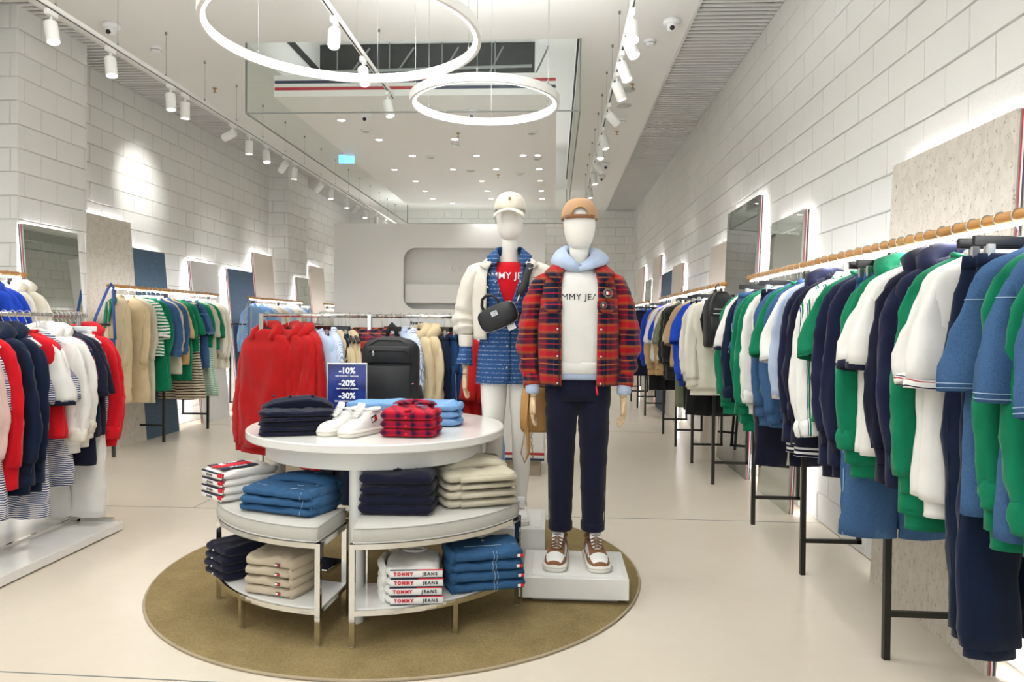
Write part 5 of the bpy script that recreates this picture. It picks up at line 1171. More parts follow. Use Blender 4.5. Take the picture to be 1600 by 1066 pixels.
def ex_khaki(t, i, top, w, d, h):
    b = MB(); b.tube([(-w*.30, -d*.50, h*.5), (w*.0, -d*.52, h*.55), (w*.45, -d*.5, h*.5)], [(h*.40, .012)]*3, 10, fold=.003, seed=i); b.obj('hem_fold', 'khaki', t)
    if top:
        b = MB(); b.loft(torso([(.0, w*.46, .020), (.045, w*.45, .022)][::-1], 40, .0)); bunch(t, 'khaki', w, d, h, .030, .22, .08, seed=8)
        b = MB()
        for q in range(34):
            x = (-.42+.84*q/33)*w; b.box(x, d*.52, h+.022+.012*math.cos(x*9), .0045, .06, .026, .002)
        b.obj('elastic_waist', 'stone', t)
        seam(t, [(-w*.3, d*.34, h*1.16), (-w*.22, d*.1, h*1.17), (-w*.36, -d*.05, h*1.14)], 'stone', .0015, 'pocket_seam')
stack(4, 'folded_trousers', 'khaki', .36, .29, .040, (-.38, 3.50, ZCU), R(24), '%s pair of khaki trousers on the right ottoman cushion', 'folded khaki trousers on the right cushion', 'trousers', extra=ex_khaki, jit=.010, yawj=3)
def ex_tj(t, i, top, w, d, h):
    yf = -(d*.503+.0035)
    b = MB(); b.box(.02, -d*.503, h*.5, w*.96, .006, h*.86, .002); b.obj('logo_band', 'flag_white', t)
    b = MB(); b.box(-w*.22+.02, yf, h*.90, w*.5, .003, h*.10); b.obj('navy_line', 'flag_navy', t, False); b = MB(); b.box(w*.26+.02, yf, h*.90, w*.46, .003, h*.10); b.obj('red_line', 'flag_red', t, False); b = MB(); b.box(.02, yf, h*.10, w*.95, .003, h*.06); b.obj('lower_line', 'flag_navy', t, False)
    text('TOMMY', h*.46, 'letter_red', t, T(-w*.23+.02, yf-.0016, h*.48) @ FRONT, .0006, .0012, spacing=1.35); text('JEANS', h*.46, 'letter_navy', t, T(w*.25+.02, yf-.0016, h*.48) @ FRONT, .0006, .0006, spacing=1.35)
    b = MB(); b.tube([(-w*.50, -d*.40, h*.45), (-w*.60, -d*.05, h*.5), (-w*.54, d*.35, h*.5)], [(h*.36, .03)]*3, 10, fold=.007, seed=i*3); b.obj('turned_sleeve', 'white', t)
    if top: b = MB(); b.tube([(.05*math.cos(2*PI*q/12)-.0, d*.34+.028*math.sin(2*PI*q/12), h*1.15+.006) for q in range(12)], .006, 6, closed=True); b.obj('neckband', 'white', t)
stack(4, 'folded_t_shirt', 'white', .235, .27, .041, (-.615, 3.20, ZSH), R(7), '%s white tee with red and navy hem lettering, right lower shelf', 'folded lettered tees on the right lower shelf', 't-shirt', extra=ex_tj, jit=.003, yawj=1)
def ex_dj(t, i, top, w, d, h):
    flag(t, T(w*.42, -d*.507, h*.5), .028, .022); seam(t, [(w*.06, -d*.49, h*.05), (w*.07, -d*.507, h*.5), (w*.06, -d*.46, h*1.0)], 'seam_denim', .0015); seam(t, [(w*.10, -d*.49, h*.05), (w*.11, -d*.507, h*.5), (w*.10, -d*.46, h*1.0)], 'seam_denim', .0012)
    b = MB(); b.tube([(-w*.46, -d*.44, h*.5), (-w*.50, -d*.1, h*.55), (-w*.48, d*.3, h*.5)], [(h*.40, .03)]*3, 10, fold=.006, seed=i); b.obj('turned_sleeve', 'denim_mid', t)
    if top: seam(t, [(-w*.3, -d*.2, h*1.14), (w*.1, -d*.24, h*1.16), (w*.42, -d*.2, h*1.14)], 'seam_denim', .0014); buttons(t, [(w*.0, .02, h*1.18)], 'seam_gold', .008)
stack(4, 'folded_shirt', 'denim_mid', .34, .25, .049, (-.315, 3.35, ZSH), R(17), '%s denim shirt with flag tab on the right lower shelf', 'folded denim shirts on the right lower shelf', 'shirt', extra=ex_dj, jit=.004, yawj=1.5)
t = thing('chrome_bar_stand', 'small chrome bar stand on the rug behind the left ottoman', 'stand', (-1.36, 4.02, RZ)); b = MB(); b.T = T(0, 0, 0, R(-12)); b.box(0, 0, .30, .46, .03, .03, .003); b.box(.06, 0, .15, .03, .03, .29, .003); b.box(.06, 0, .006, .2, .2, .012, .003); b.obj('frame', 'chrome', t, False)

# ---------------------------------------------------------------- sneakers
def shoe_geo(parent, cols, L=.29, side=1, boot=False):
    """toe towards -y. cols: dict upper, toe, tongue, sole, lace, panel"""
    s = L/.29
    def outline(n, inset=0, z=0):
        o = []
        for i in range(n):
            a = 2*PI*i/n; y = -.145*math.cos(a); f = (y+.145)/.29
            wd = (.030+.021*math.sin(PI*min(1, (1-f)*1.25)**.8)) if f < .99 else .03
            wd = .049*(1-.28*max(0, f-.35)/.65)*math.sqrt(max(0, 1-max(0, (.13-f)/.13)**2))*math.sqrt(max(0, 1-max(0, (f-.90)/.10)**2))
            x = math.copysign(wd-inset if wd > inset else 0, math.sin(a)) if abs(math.sin(a)) > 1e-6 else 0
            o.append((x*s+.004*math.sin(PI*f)*side*s, (y*(1-inset*5))*s, z*s))
        return o
    b = MB(); b.loft([outline(36, .004, 0), outline(36, 0, .006), outline(36, -.002, .018), outline(36, 0, .029), outline(36, .005, .033)]); b.obj('sole', cols['sole'], parent)
    b = MB(); b.tube([(p[0], p[1], .020*s) for p in outline(36, -.0025, 0)], .0014, 5, closed=True); b.obj('sole_groove', 'oat', parent)
    st = [(-.139, .018, .043), (-.132, .032, .052), (-.118, .040, .061), (-.095, .0445, .068), (-.07, .046, .076), (-.045, .0455, .088), (-.02, .044, .100), (.005, .042, .108), (.03, .0395, .112), (.06, .038, .110), (.09, .0365, .112), (.115, .034, .117), (.132, .028, .112), (.141, .014, .095)]
    def ringat(y, w, h, n=17):
        o = []
        for i in range(n):
            a = PI*i/(n-1); e = 2.3 if y < -.05 else 2.7; c, q = math.cos(a), math.sin(a); taper = 1-.22*(max(0, q)**2)*(1 if y > -.05 else .5)
            o.append((w*math.copysign(abs(c)**(2/e), c)*taper*s+.004*math.sin(PI*(y+.145)/.29)*side*s, y*s, (.028+(h-.028)*abs(q)**(2/e))*s))
        return o
    up = MB(); rings = [ringat(*q) for q in st]; n = 17
    fs = []; vs = [p for r_ in rings for p in r_]
    for k in range(len(rings)-1):
        for i in range(n-1):
            fs.append((k*n+i, k*n+i+1, (k+1)*n+i+1, (k+1)*n+i))
    up.add(vs, [])
    mats = ['upper', 'toe', 'panel']
    for q, f in enumerate(fs):
        k, i = divmod(q, n-1)
        m_ = 0
        if k in (1, 2, 3) and 3 <= i <= n-5: m_ = 1
        if k in (6, 7, 8) and (i in (1, 2) or i in (n-4, n-3)): m_ = 2
        if k in (4, 5) and (i in (2,) or i == n-4): m_ = 2
        up.f.append(f); up.mi.append(m_)
    up.f.append(tuple(range(n-1, -1, -1))); up.mi.append(0); up.f.append(tuple((len(rings)-1)*n+i for i in range(n))); up.mi.append(0)
    up.obj('upper', [cols['upper'], cols['toe'], cols['panel']], parent)
    b = MB(); b.T = Matrix.Scale(s, 4)
    b.loft([ring(.021, .004, 14, 3, 0) for _ in range(1)]+[], cap=(True, False)) if False else None
    pts = [(0, -.058, .088), (0, -.034, .108), (0, -.016, .126), (0, -.006, .142), (0, -.003, .153)]
    b.tube(pts, [(.004, .018), (.006, .022), (.007, .025), (.007, .026), (.004, .022)], 12); b.obj('tongue', cols['tongue'], parent)
    b = MB(); b.T = Matrix.Scale(s, 4)
    for k in range(5):
        y = -.062+.0120*k; z = .090+.0115*k; b.tube([(-.024, y+.004, z-.003), (-.012, y, z+.004), (0, y-.002, z+.0075), (.012, y, z+.004), (.024, y+.004, z-.003)], .0024, 6)
        if k < 4: b.tube([(-.022, y+.002, z), (0, y+.009, z+.011), (.022, y+.016, z+.009)], .0022, 6); b.tube([(.022, y+.002, z), (0, y+.009, z+.011), (-.022, y+.016, z+.009)], .0022, 6)
    b.obj('laces', cols['lace'], parent)
    b = MB(); b.T = Matrix.Scale(s, 4)
    b.tube([(.034*math.cos(a)*(1 if math.sin(a) < 0 else .85), .075+.05*math.sin(a), .113+.006*abs(math.sin(a))) for a in [2*PI*i/18 for i in range(18)]], .006, 8, closed=True); b.obj('collar_padding', cols['upper'], parent)
    b = MB(); b.T = Matrix.Scale(s, 4)
    b.lathe([(.001, .108), (.028, .109)], 14, 0, .075); b.obj('inner_lining', 'grey_fab', parent)
WS = dict(upper='leather_white', toe='leather_white', tongue='leather_white', sole='sole_white', lace='white', panel='leather_white')
for (x, y, rz, sd, lb) in [(-1.02, 3.47, R(-30), -1, 'left white leather sneaker of the pair on the table'), (-.915, 3.44, R(-26), 1, 'right white leather sneaker with flag stripe on the table')]:
    t = thing('sneaker', lb, 'shoe', (x, y, TZ+.001), rz, 'white sneakers on the table'); shoe_geo(t, WS, .285, sd)
    flag(t, T(.0445, .035, .075, R(90), 0, R(-18)), .038, .030) if sd == 1 else None
    b = MB(); b.box(0, .12, .012, .055, .05, .016, .006); b.obj('gum_heel', 'rubber_gum', t)
# sign holder
t = thing('discount_sign', 'blue discount sign in a clear chrome-edged holder on the table', 'sign', (-1.15, 4.0, TZ), R(3)); t.rotation_euler = (0, 0, R(4))
b = MB(); b.box(0, 0, .155, .21, .006, .297, .001); b.obj('poster', 'sign_blue', t, False)
b = MB()
for x in (-.109, .109): b.box(x, 0, .155, .009, .014, .31, .002)
for z in (.003, .307): b.box(0, 0, z, .225, .014, .008, .002)
b.obj('frame', 'silver', t, False); b = MB(); b.box(0, .03, .003, .2, .09, .006, .001); b.obj('foot', 'silver', t, False)
for z, s, s2 in [(.266, '-10%', 'при покупке 1 единицы'), (.196, '-20%', 'при покупке 2 единиц'), (.126, '-30%', 'при покупке от 3 единиц')]:
    text(s, .046, 'letter_white', t, T(0, -.0045, z) @ FRONT, .0005, .0016); text(s2, .0115, 'letter_white', t, T(0, -.0045, z-.028) @ FRONT, .0003, .0003)
backpack((-.965, 4.27, TZ), R(2), .335, .455, .15, 'large black nylon backpack standing on the back of the table')

# ---------------------------------------------------------------- mannequins
def plinth(name, x, y, w, d, h, label):
    t = thing(name, label, 'plinth', (x, y, 0)); zb = RZ if name == 'display_plinth' else 0
    b = MB(); b.box(0, 0, (zb+.035)/2+.004, w-.10, d-.08, .035-zb+.0); b.obj('recessed_base', 'frame_grey', t, False)
    b = MB(); b.box(0, 0, (h+.035)/2, w, d, h-.035, .003); b.obj('body', 'white_lacquer', t, False); b = MB(); b.box(.01, -.0, h+.0015, w-.07, d-.07, .003, .001); b.obj('glass_inlay', 'white_gloss', t, False)
plinth('display_plinth', .115, 3.77, .52, .44, .137, 'low square white plinth under the man mannequin in plaid jacket')
plinth('display_plinth', -.30, 4.22, .52, .44, .247, 'taller white plinth under the woman mannequin in cream jacket')

def egg_head(parent, z0, h, w, d, rz=0):
    """faceless head: z0 chin, h height"""
    b = MB(); pr = [(0, .22, .24, -.10), (.03, .42, .46, -.12), (.09, .62, .66, -.10), (.2, .80, .84, -.05), (.35, .93, .97, 0), (.5, 1.0, 1.0, .02), (.65, 1.0, 1.0, .04), (.78, .93, .95, .05), (.88, .76, .80, .05), (.95, .52, .55, .05), (.99, .25, .27, .05)]
    rings = []
    for f, a, c, off in pr: rings.append([(x, y+off*d*.5, z0+f*h) for x, y, _ in ring(w/2*a, d/2*c, 28, 2.15)])
    b.loft(rings); o = b.obj('head', 'mannequin', parent); return o
def neck(parent, z0, z1, r0, r1, y0=.01, y1=-.0):
    b = MB(); b.loft([ring(r0*1.5, r0*1.2, 24, 2, z0-.05, 0, y0), ring(r0*1.08, r0*1.05, 24, 2, z0, 0, y0), ring(r1*.95, r1, 24, 2, (z0+z1)/2, 0, (y0+y1)/2), ring(r1, r1*1.1, 24, 2, z1, 0, y1)]); b.obj('neck', 'mannequin', parent)
def hand(parent, M, side, name='hand', curl=.35):
    """jointed wooden hand; local: wrist at origin, fingers down -z, palm towards the body (x), thumb forward (-y)"""
    root = bpy.data.objects.new(name, None); COL.objects.link(root); root.parent = parent; root.matrix_local = M
    b = MB(); b.loft([ring(.017, .021, 16, 2.3, .05), ring(.0175, .023, 16, 2.3, .012), ring(.019, .027, 16, 2.3, .004)]); b.obj('wrist', 'hand_wood', root)
    b = MB(); b.loft([ring(.014, .024, 16, 2.5, 0), ring(.0155, .034, 16, 2.7, -.02), ring(.0155, .040, 16, 2.8, -.05), ring(.0135, .041, 16, 2.8, -.078), ring(.011, .039, 16, 2.8, -.088)]); b.obj('palm', 'hand_wood', root)
    for k, (y, L, r_) in enumerate([(-.030, .070, .0082), (-.010, .078, .0086), (.0105, .073, .0082), (.030, .058, .0072)]):
        b = MB(); c = curl*(.6+.15*k); a = .06; p = Vector((0, y, -.080)); pts = [tuple(p)]; rad = [r_]
        for q, seg in enumerate((.42, .32, .26)):
            a += c*(.55 if q == 0 else .9); dv = Vector((-side*math.sin(a), (y*.9)*(.3 if q == 0 else 0), -math.cos(a))); e = p+dv*L*seg
            pts += [tuple(p+dv*L*seg*.5), tuple(e)]; rad += [r_*(1-.06*q), r_*(.9-.1*q)]; p = e
        b.tube(pts, rad, 10); b.obj('finger', 'hand_wood', root)
        b = MB()
        for j in (2, 4): b.lathe([(.0005, -r_*.9), (r_*.75, -r_*.6), (r_*1.0, 0), (r_*.75, r_*.6), (.0005, r_*.9)], 10) if False else b.tube([tuple(Vector(pts[j])+Vector((0, 0, .0035))), tuple(Vector(pts[j])-Vector((0, 0, .0035)))], [rad[j]*1.1, rad[j]*1.1], 10)
        b.obj('knuckle', 'hand_wood', root)
    b = MB(); b.tube([(0, -.026, -.018), (-side*.006, -.042, -.036), (-side*.010, -.052, -.056), (-side*.012, -.054, -.072), (-side*.013, -.052, -.082)], [.011, .0105, .0092, .0085, .0055], 10); b.obj('thumb', 'hand_wood', root)
def open_shell(levels, gap, n=40, fold=.006, seed=1.0, e=2.5, yoff=0):
    """jacket body open at the front; levels (z, a, b, gap angle in degrees to each side of the front)"""
    rings = []
    for z, a, b_, g in levels:
        a0, a1 = R(-90+g), R(270-g); rg = []
        for i in range(n):
            th = a0+(a1-a0)*i/(n-1); c, s = math.cos(th), math.sin(th)
            x = a*math.copysign(abs(c)**(2/e), c); y = b_*math.copysign(abs(s)**(2/e), s)+yoff
            f = fold*(nz(x*10+seed, y*10, z*7)+.5*math.sin(5*th+z*6+seed)); rg.append((x+c*f, y+s*f, z))
        rings.append(rg)
    return rings
# ---- man
XM, YM, ZB = .125, 3.80, .141
man = thing('mannequin', 'white faceless mannequin in plaid jacket, light blue hoodie and backwards tan cap', 'mannequin', (XM, YM, ZB), 0)
egg_head(man, 1.615, .255, .165, .20)
neck(man, 1.52, 1.64, .062, .052, .02, .0)
# trousers
for s in (-1, 1):
    b = MB(); keys = [(.93, .088, .105, .082), (.84, .086, .102, .083), (.74, .082, .096, .084), (.60, .074, .086, .085), (.48, .067, .078, .084), (.36, .063, .074, .084), (.24, .059, .070, .084), (.165, .057, .068, .084)]
    rings = []
    for q in range(34):
        z = .93-(.93-.180)*q/33
        for i in range(len(keys)-1):
            if keys[i][0] >= z-1e-9 >= keys[i+1][0]-1e-6: break
        f = (keys[i][0]-z)/(keys[i][0]-keys[i+1][0]); a, b_, xo = [keys[i][k]*(1-f)+keys[i+1][k]*f for k in (1, 2, 3)]
        rg = []
        for x, y, _ in ring(a, b_, 28, 2.2):
            d = .0045*nz(x*12+s*3, y*12, z*16)+.004*nz(5*s, y*5, z*30)*(1.4 if z < .4 or z > .75 else .6)
            rg.append((x*(1+d*14)+s*xo, y*(1+d*14)+.01, z))
        rings.append(rg)
    b.loft(rings); b.obj('trouser_leg', 'navy', man)
    b = MB(); b.loft([ring(.060, .071, 28, 2.2, .212, s*.084, .01), ring(.063, .074, 28, 2.2, .206, s*.084, .01), ring(.063, .074, 28, 2.2, .172, s*.084, .01), ring(.058, .069, 28, 2.2, .167, s*.084, .01)]); b.obj('turn_up', 'navy', man)
    b = MB(); b.tube([(s*.154, .0, .92), (s*.160, -.002, .7), (s*.150, -.004, .5), (s*.144, -.004, .2)], .0022, 5); b.obj('side_seam', 'seam_navy', man)
b = MB(); b.loft([ring(.172, .118, 34, 2.4, .845, 0, .012), ring(.172, .120, 34, 2.4, .90, 0, .012), ring(.168, .122, 34, 2.4, .98, 0, .01), ring(.160, .115, 34, 2.4, 1.05, 0, .01)]); b.obj('trouser_seat', 'navy', man)
b = MB(); b.tube([(0, -.112, .99), (0, -.108, .92), (0, -.085, .86)], [(.003, .012)]*3, 8); b.obj('fly', 'navy', man)
# sweatshirt, hoodie under it
def torso_r(levels, n=36, e=2.4, fold=.003, seed=2.0):
    out = []
    for z, a, b_, yo in levels:
        rg = []
        for x, y, _ in ring(a, b_, n, e): f = fold*nz(x*14+seed, y*14, z*9)*2; rg.append((x*(1+f*3), y*(1+f*5)+yo, z))
        out.append(rg)
    return out
b = MB(); b.loft(torso_r([(.985, .166, .128, .0), (1.0, .172, .134, 0), (1.04, .176, .142, 0), (1.12, .180, .142, 0), (1.22, .184, .142, -.002), (1.32, .19, .142, -.004), (1.40, .185, .138, -.002), (1.46, .16, .120, .0), (1.50, .12, .100, .004), (1.525, .085, .08, .008)], 40, 2.3)); sweat = b.obj('white_sweatshirt', 'white', man)
b = MB(); b.loft(torso_r([(.955, .172, .128, 0), (.965, .178, .138, 0), (1.0, .178, .138, 0)], 36, 2.3)); b.obj('hoodie_hem', 'sky', man)
b = MB(); b.loft([ring(.172, .137, 40, 2.3, .986), ring(.178, .144, 40, 2.3, .992), ring(.178, .145, 40, 2.3, 1.035), ring(.176, .141, 40, 2.3, 1.045)]); b.obj('sweatshirt_rib', 'white', man)
b = MB(); b.tube([(.088*math.cos(2*PI*i/24), .082*math.sin(2*PI*i/24)-.004, 1.520-.030*max(0, -math.sin(2*PI*i/24))) for i in range(24)], .010, 8, closed=True); b.obj('sweatshirt_neckband', 'white', man)
# hood of light blue hoodie: crossed lapels in front, pile behind
b = MB()
b.tube([(.005, -.098, 1.515), (-.045, -.098, 1.535), (-.088, -.060, 1.562), (-.108, .0, 1.585), (-.095, .07, 1.605), (-.045, .115, 1.60), (0, .125, 1.60), (.045, .115, 1.60), (.095, .07, 1.605), (.108, .0, 1.585), (.088, -.060, 1.562), (.045, -.098, 1.535), (-.005, -.102, 1.515)],
       [(.010, .018), (.016, .032), (.020, .046), (.024, .056), (.030, .062), (.034, .066), (.036, .068), (.034, .066), (.030, .062), (.024, .056), (.020, .046), (.016, .032), (.010, .018)], 14, fold=.005, seed=4)
b.obj('hoodie_hood', 'sky', man)
text('TOMMY JEANS', .043, 'letter_dark', man, T(-.004, -.3, 1.372) @ FRONT, .001, 0, spacing=1.12, wrap=lambda v: Vector((v.x, -.1465+.5*v.x*v.x*4.4+(v.y+.3)*1.0, v.z)))
# jacket
lv = [(1.535, .086, .082, 38), (1.515, .128, .100, 33), (1.49, .165, .116, 30), (1.46, .186, .130, 27), (1.42, .196, .143, 26), (1.36, .201, .152, 25), (1.30, .203, .156, 24.5), (1.22, .203, .158, 24), (1.12, .202, .160, 24), (1.02, .201, .161, 24), (.95, .200, .161, 24), (.925, .197, .159, 24)]
b = MB(); b.loft(open_shell(lv, 0, 52, .006, 3.0), closed=False); jk = b.obj('jacket_body', 'plaid', man, solid=.007)
for s in (-1, 1):
    b = MB(); P = [(s*.135, .0, 1.468), (s*.183, .0, 1.440), (s*.213, .002, 1.385), (s*.233, .005, 1.32), (s*.249, .008, 1.24), (s*.259, .008, 1.16), (s*.259, .0, 1.08), (s*.250, -.02, 1.01), (s*.243, -.035, .965)]
    PP = []; rad = []
    r_ = [(.052, .044), (.068, .058), (.074, .058), (.075, .055), (.073, .053), (.070, .053), (.066, .052), (.058, .047), (.048, .040)]
    for i in range(len(P)-1):
        for q in range(4):
            f = q/4; PP.append(tuple(P[i][j]*(1-f)+P[i+1][j]*f for j in range(3))); ww = .006*math.sin(len(PP)*1.15)*(1 if len(PP) > 16 else .2)
            rad.append(tuple(r_[i][j]*(1-f)+r_[i+1][j]*f+ww for j in range(2)))
    PP.append(P[-1]); rad.append(r_[-1])
    b.tube(PP, rad, 24, cap=(True, True), fold=.010, seed=s*2+5, fold_k=1.5); shift_origin(b.obj('jacket_sleeve', 'plaid', man), (s*.05, .02, 1.0+.045))
    b = MB(); b.tube([(s*.244, -.034, .972), (s*.241, -.038, .955), (s*.237, -.046, .925), (s*.236, -.048, .918)], [(.048, .041), (.051, .044), (.050, .043), (.045, .038)], 20); shift_origin(b.obj('jacket_cuff', 'plaid', man), (0, 0, .09))
    b = MB(); b.tube([(s*.237, -.046, .93), (s*.234, -.050, .905), (s*.232, -.053, .885), (s*.232, -.053, .88)], [(.040, .035), (.042, .037), (.041, .036), (.036, .032)], 18); b.obj('hoodie_cuff', 'sky', man)
    hand(man, T(s*.229, -.056, .865, 0, R(6), R(-s*4)), s, 'hand', .45 if s > 0 else .30)
    # collar leaf
    b = MB(); xs = s
    inner = [(xs*.074, -.076, 1.520), (xs*.100, -.045, 1.548), (xs*.108, .0, 1.566), (xs*.098, .05, 1.572), (xs*.055, .085, 1.575), (0, .095, 1.575)]
    outer = [(xs*.104, -.166, 1.440), (xs*.150, -.136, 1.470), (xs*.176, -.04, 1.500), (xs*.158, .06, 1.508), (xs*.09, .122, 1.508), (0, .138, 1.508)]
    if s < 0: inner, outer = outer, inner
    b.loft([inner, outer], closed=False); shift_origin(b.obj('collar', 'plaid', man, solid=.012), (0, 0, 1.4+.06))
    # placket band down the front edge
    b = MB(); pts = []
    for z, a, b_, g in [l for l in lv if l[0] <= 1.49]:
        th = R(-90+s*(g+3.2)); c, q = math.cos(th), math.sin(th); e = 2.5; x = a*math.copysign(abs(c)**(2/e), c); y = b_*math.copysign(abs(q)**(2/e), q); pts.append((x, y-.006, z))
    b.tube(pts, [(.005, .020)]*len(pts), 8); b.obj('front_placket', 'plaid', man)
    b = MB()
    for z in (1.345, 1.21, 1.075, .94):
        k = min(range(len(pts)), key=lambda i: abs(pts[i][2]-z)); i2 = min(k+1, len(pts)-1); x, y = pts[k][0], pts[k][1]; b.tube([(x, y-.003, z), (x, y-.010, z)], [.0065, .0055], 10)
    b.obj('snap_buttons', 'silver', man)
    # chest pocket flap
    b = MB(); x0, x1 = .088, .176
    def yy(x, z): return -.155*(1-(abs(x)/.204)**2.5)**(1/2.5)-.016
    ptop = [(xs*x, yy(x, 0), 1.352-.008*(k/6)) for k, x in enumerate([x0+(x1-x0)*q/6 for q in range(7)])]
    pbot = [(xs*x, yy(x, 0)-.004, 1.318-(.0 if k in (0,) else .012 if k in (1, 5) else .024 if k < 6 else 0)+ -.006*k/6) for k, x in enumerate([x0+(x1-x0)*q/6 for q in range(7)])]
    pm = ptop, pbot
    b.loft([ptop, pbot] if s > 0 else [pbot, ptop], closed=False); shift_origin(b.obj('pocket_flap', 'plaid', man, solid=.010), (s*.01, 0, 1.3+.050))
    b = MB(); b.tube(pbot, .0048, 6); b.obj('flap_edge', 'seam_navy', man)
def badge(x, y, z, r_, M0, parent):
    root = bpy.data.objects.new('round_badge', None); COL.objects.link(root); root.parent = parent; root.matrix_local = M0
    b = MB(); b.T = Matrix.Rotation(R(90), 4, 'X'); b.lathe([(r_, 0), (r_*.98, .002)], 28); b.obj('disc', 'gold_thread', root); b = MB(); b.T = Matrix.Rotation(R(90), 4, 'X'); b.lathe([(r_*.58, .002), (r_*.56, .003)], 24); b.obj('inner_disc', 'flag_navy', root)
    b = MB(); b.T = Matrix.Rotation(R(90), 4, 'X'); b.tube([(r_*math.cos(2*PI*i/24), r_*math.sin(2*PI*i/24), .002) for i in range(24)], .0012, 5, closed=True); b.tube([(r_*.6*math.cos(2*PI*i/24), r_*.6*math.sin(2*PI*i/24), .003) for i in range(24)], .001, 5, closed=True); b.obj('rings', 'letter_navy', root)
    b = MB(); b.m = 0; b.box(-r_*.2, -.0035, 0, r_*.4, .002, r_*.62); b.m = 1; b.box(r_*.2, -.0035, 0, r_*.4, .002, r_*.62); b.obj('emblem', ['flag_white', 'flag_red'], root, False)
    for k, ch in enumerate('TOMMYJEANSTOMMYJEANS'[:18]):
        a = 2*PI*k/18; text(ch, r_*.26, 'letter_navy', root, T(r_*.79*math.sin(a), -.0028, r_*.79*math.cos(a), 0, 0, a) @ FRONT, .0003, .0001)
badge(0, 0, 0, .026, T(.140, yy(.140, 0)-.006, 1.392, R(14), R(-8)), man)
badge(0, 0, 0, .018, T(.118, yy(.118, 0)-.014, 1.332, R(8)), man)
b = MB(); k = [q for q in lv if q[0] <= 1.49]; pts = []
for z, a, b_, g in k:
    th = R(-90-(g+.4)); c, q = math.cos(th), math.sin(th); pts.append((a*math.copysign(abs(c)**.8, c), b_*math.copysign(abs(q)**.8, q)-.009, z))
b.tube(pts, .0025, 6); b.obj('zipper', 'black_plastic', man)
b = MB(); b.tube([(.085, -.165, .93), (.090, -.172, .90), (.092, -.172, .885)], [(.002, .003), (.003, .006), (.003, .005)], 6); b.obj('zip_pull', 'flag_red', man)
# shoes of the man
BS = dict(upper='suede_brown', toe='leather_white', tongue='leather_white', sole='sole_white', lace='lace_brown', panel='leather_white')
for s in (-1, 1):
    rt = bpy.data.objects.new('sneaker', None); COL.objects.link(rt); rt.parent = man; rt.location = (s*.096, -.030, .001); rt.rotation_euler = (0, 0, R(s*7)); rt.scale = (1.18, 1.05, 1.03)
    shoe_geo(rt, BS, .30, s); flag(rt, T(0, -.0185, .134, 0, R(-24)), .024, .015)
# backwards tan cap: crown with arched opening towards the camera
b = MB(); rings = []; nn = 40
for q in range(11):
    f = q/10; rg = []
    for i in range(nn):
        th = 2*PI*i/nn; fr = max(0, -math.sin(th)); arch = .050*max(0, 1-((math.cos(th))/.50)**2)**.5*(1 if math.sin(th) < 0 else 0) if abs(math.cos(th)) < .50 else 0
        zb = 1.778+arch; zt = 1.885; ph = PI/2*f; z = zb+(zt-zb)*math.sin(ph); rr_ = math.cos(math.asin(min(1, max(0, (z-1.778)/(zt-1.778)))))**.62 if z < zt-1e-5 else .02
        rg.append((.094*rr_*math.cos(th), .112*rr_*math.sin(th)+.004, z))
    rings.append(rg)
b.loft(rings, cap=(False, True)); b.obj('cap_crown', 'cap_tan', man, solid=.004)
b = MB(); b.tube([(.0955*math.cos(R(a)), .113*math.sin(R(a))+.004, 1.786-.004*abs(math.sin(R(a)))) for a in range(-140, -39, 10)], [(.003, .010)]*11, 8); b.obj('cap_strap', 'suede_brown', man)
b = MB(); arch = [(.094*math.cos(R(a)), .112*math.sin(R(a))+.0035, 1.780+.050*math.sqrt(max(0, 1-(math.cos(R(a))/.5)**2))) for a in range(-120, -59, 5)]; b.tube(arch, .004, 6); b.obj('cap_arch_binding', 'tan', man)
b = MB(); b.loft([[(x, .095+.075*math.sqrt(max(0, 1-(x/.085)**2))*k/3, 1.782-.010*k-.25*x*x*6) for x in [-.085+.017*j for j in range(11)]] for k in range(4)], closed=False); b.obj('cap_brim', 'cap_tan', man, solid=.005)
b = MB(); b.lathe([(.008, 1.884), (.007, 1.888), (.001, 1.890)], 12, 0, .004); b.obj('cap_button', 'cap_tan', man)
for a in (0, 60, 120, 180, 240, 300):
    if a == 270: continue
    b = MB(); pts = []
    for q in range(9):
        f = q/8; z = (1.80 if a not in (240, 300) else 1.80)+(1.884-(1.80))*f; rr_ = math.cos(math.asin(min(1, (z-1.778)/.107)))**.62; pts.append((.0955*rr_*math.cos(R(a)), .1135*rr_*math.sin(R(a))+.004, z))
    b.tube(pts, .0012, 5); b.obj('cap_seam', 'tan', man)

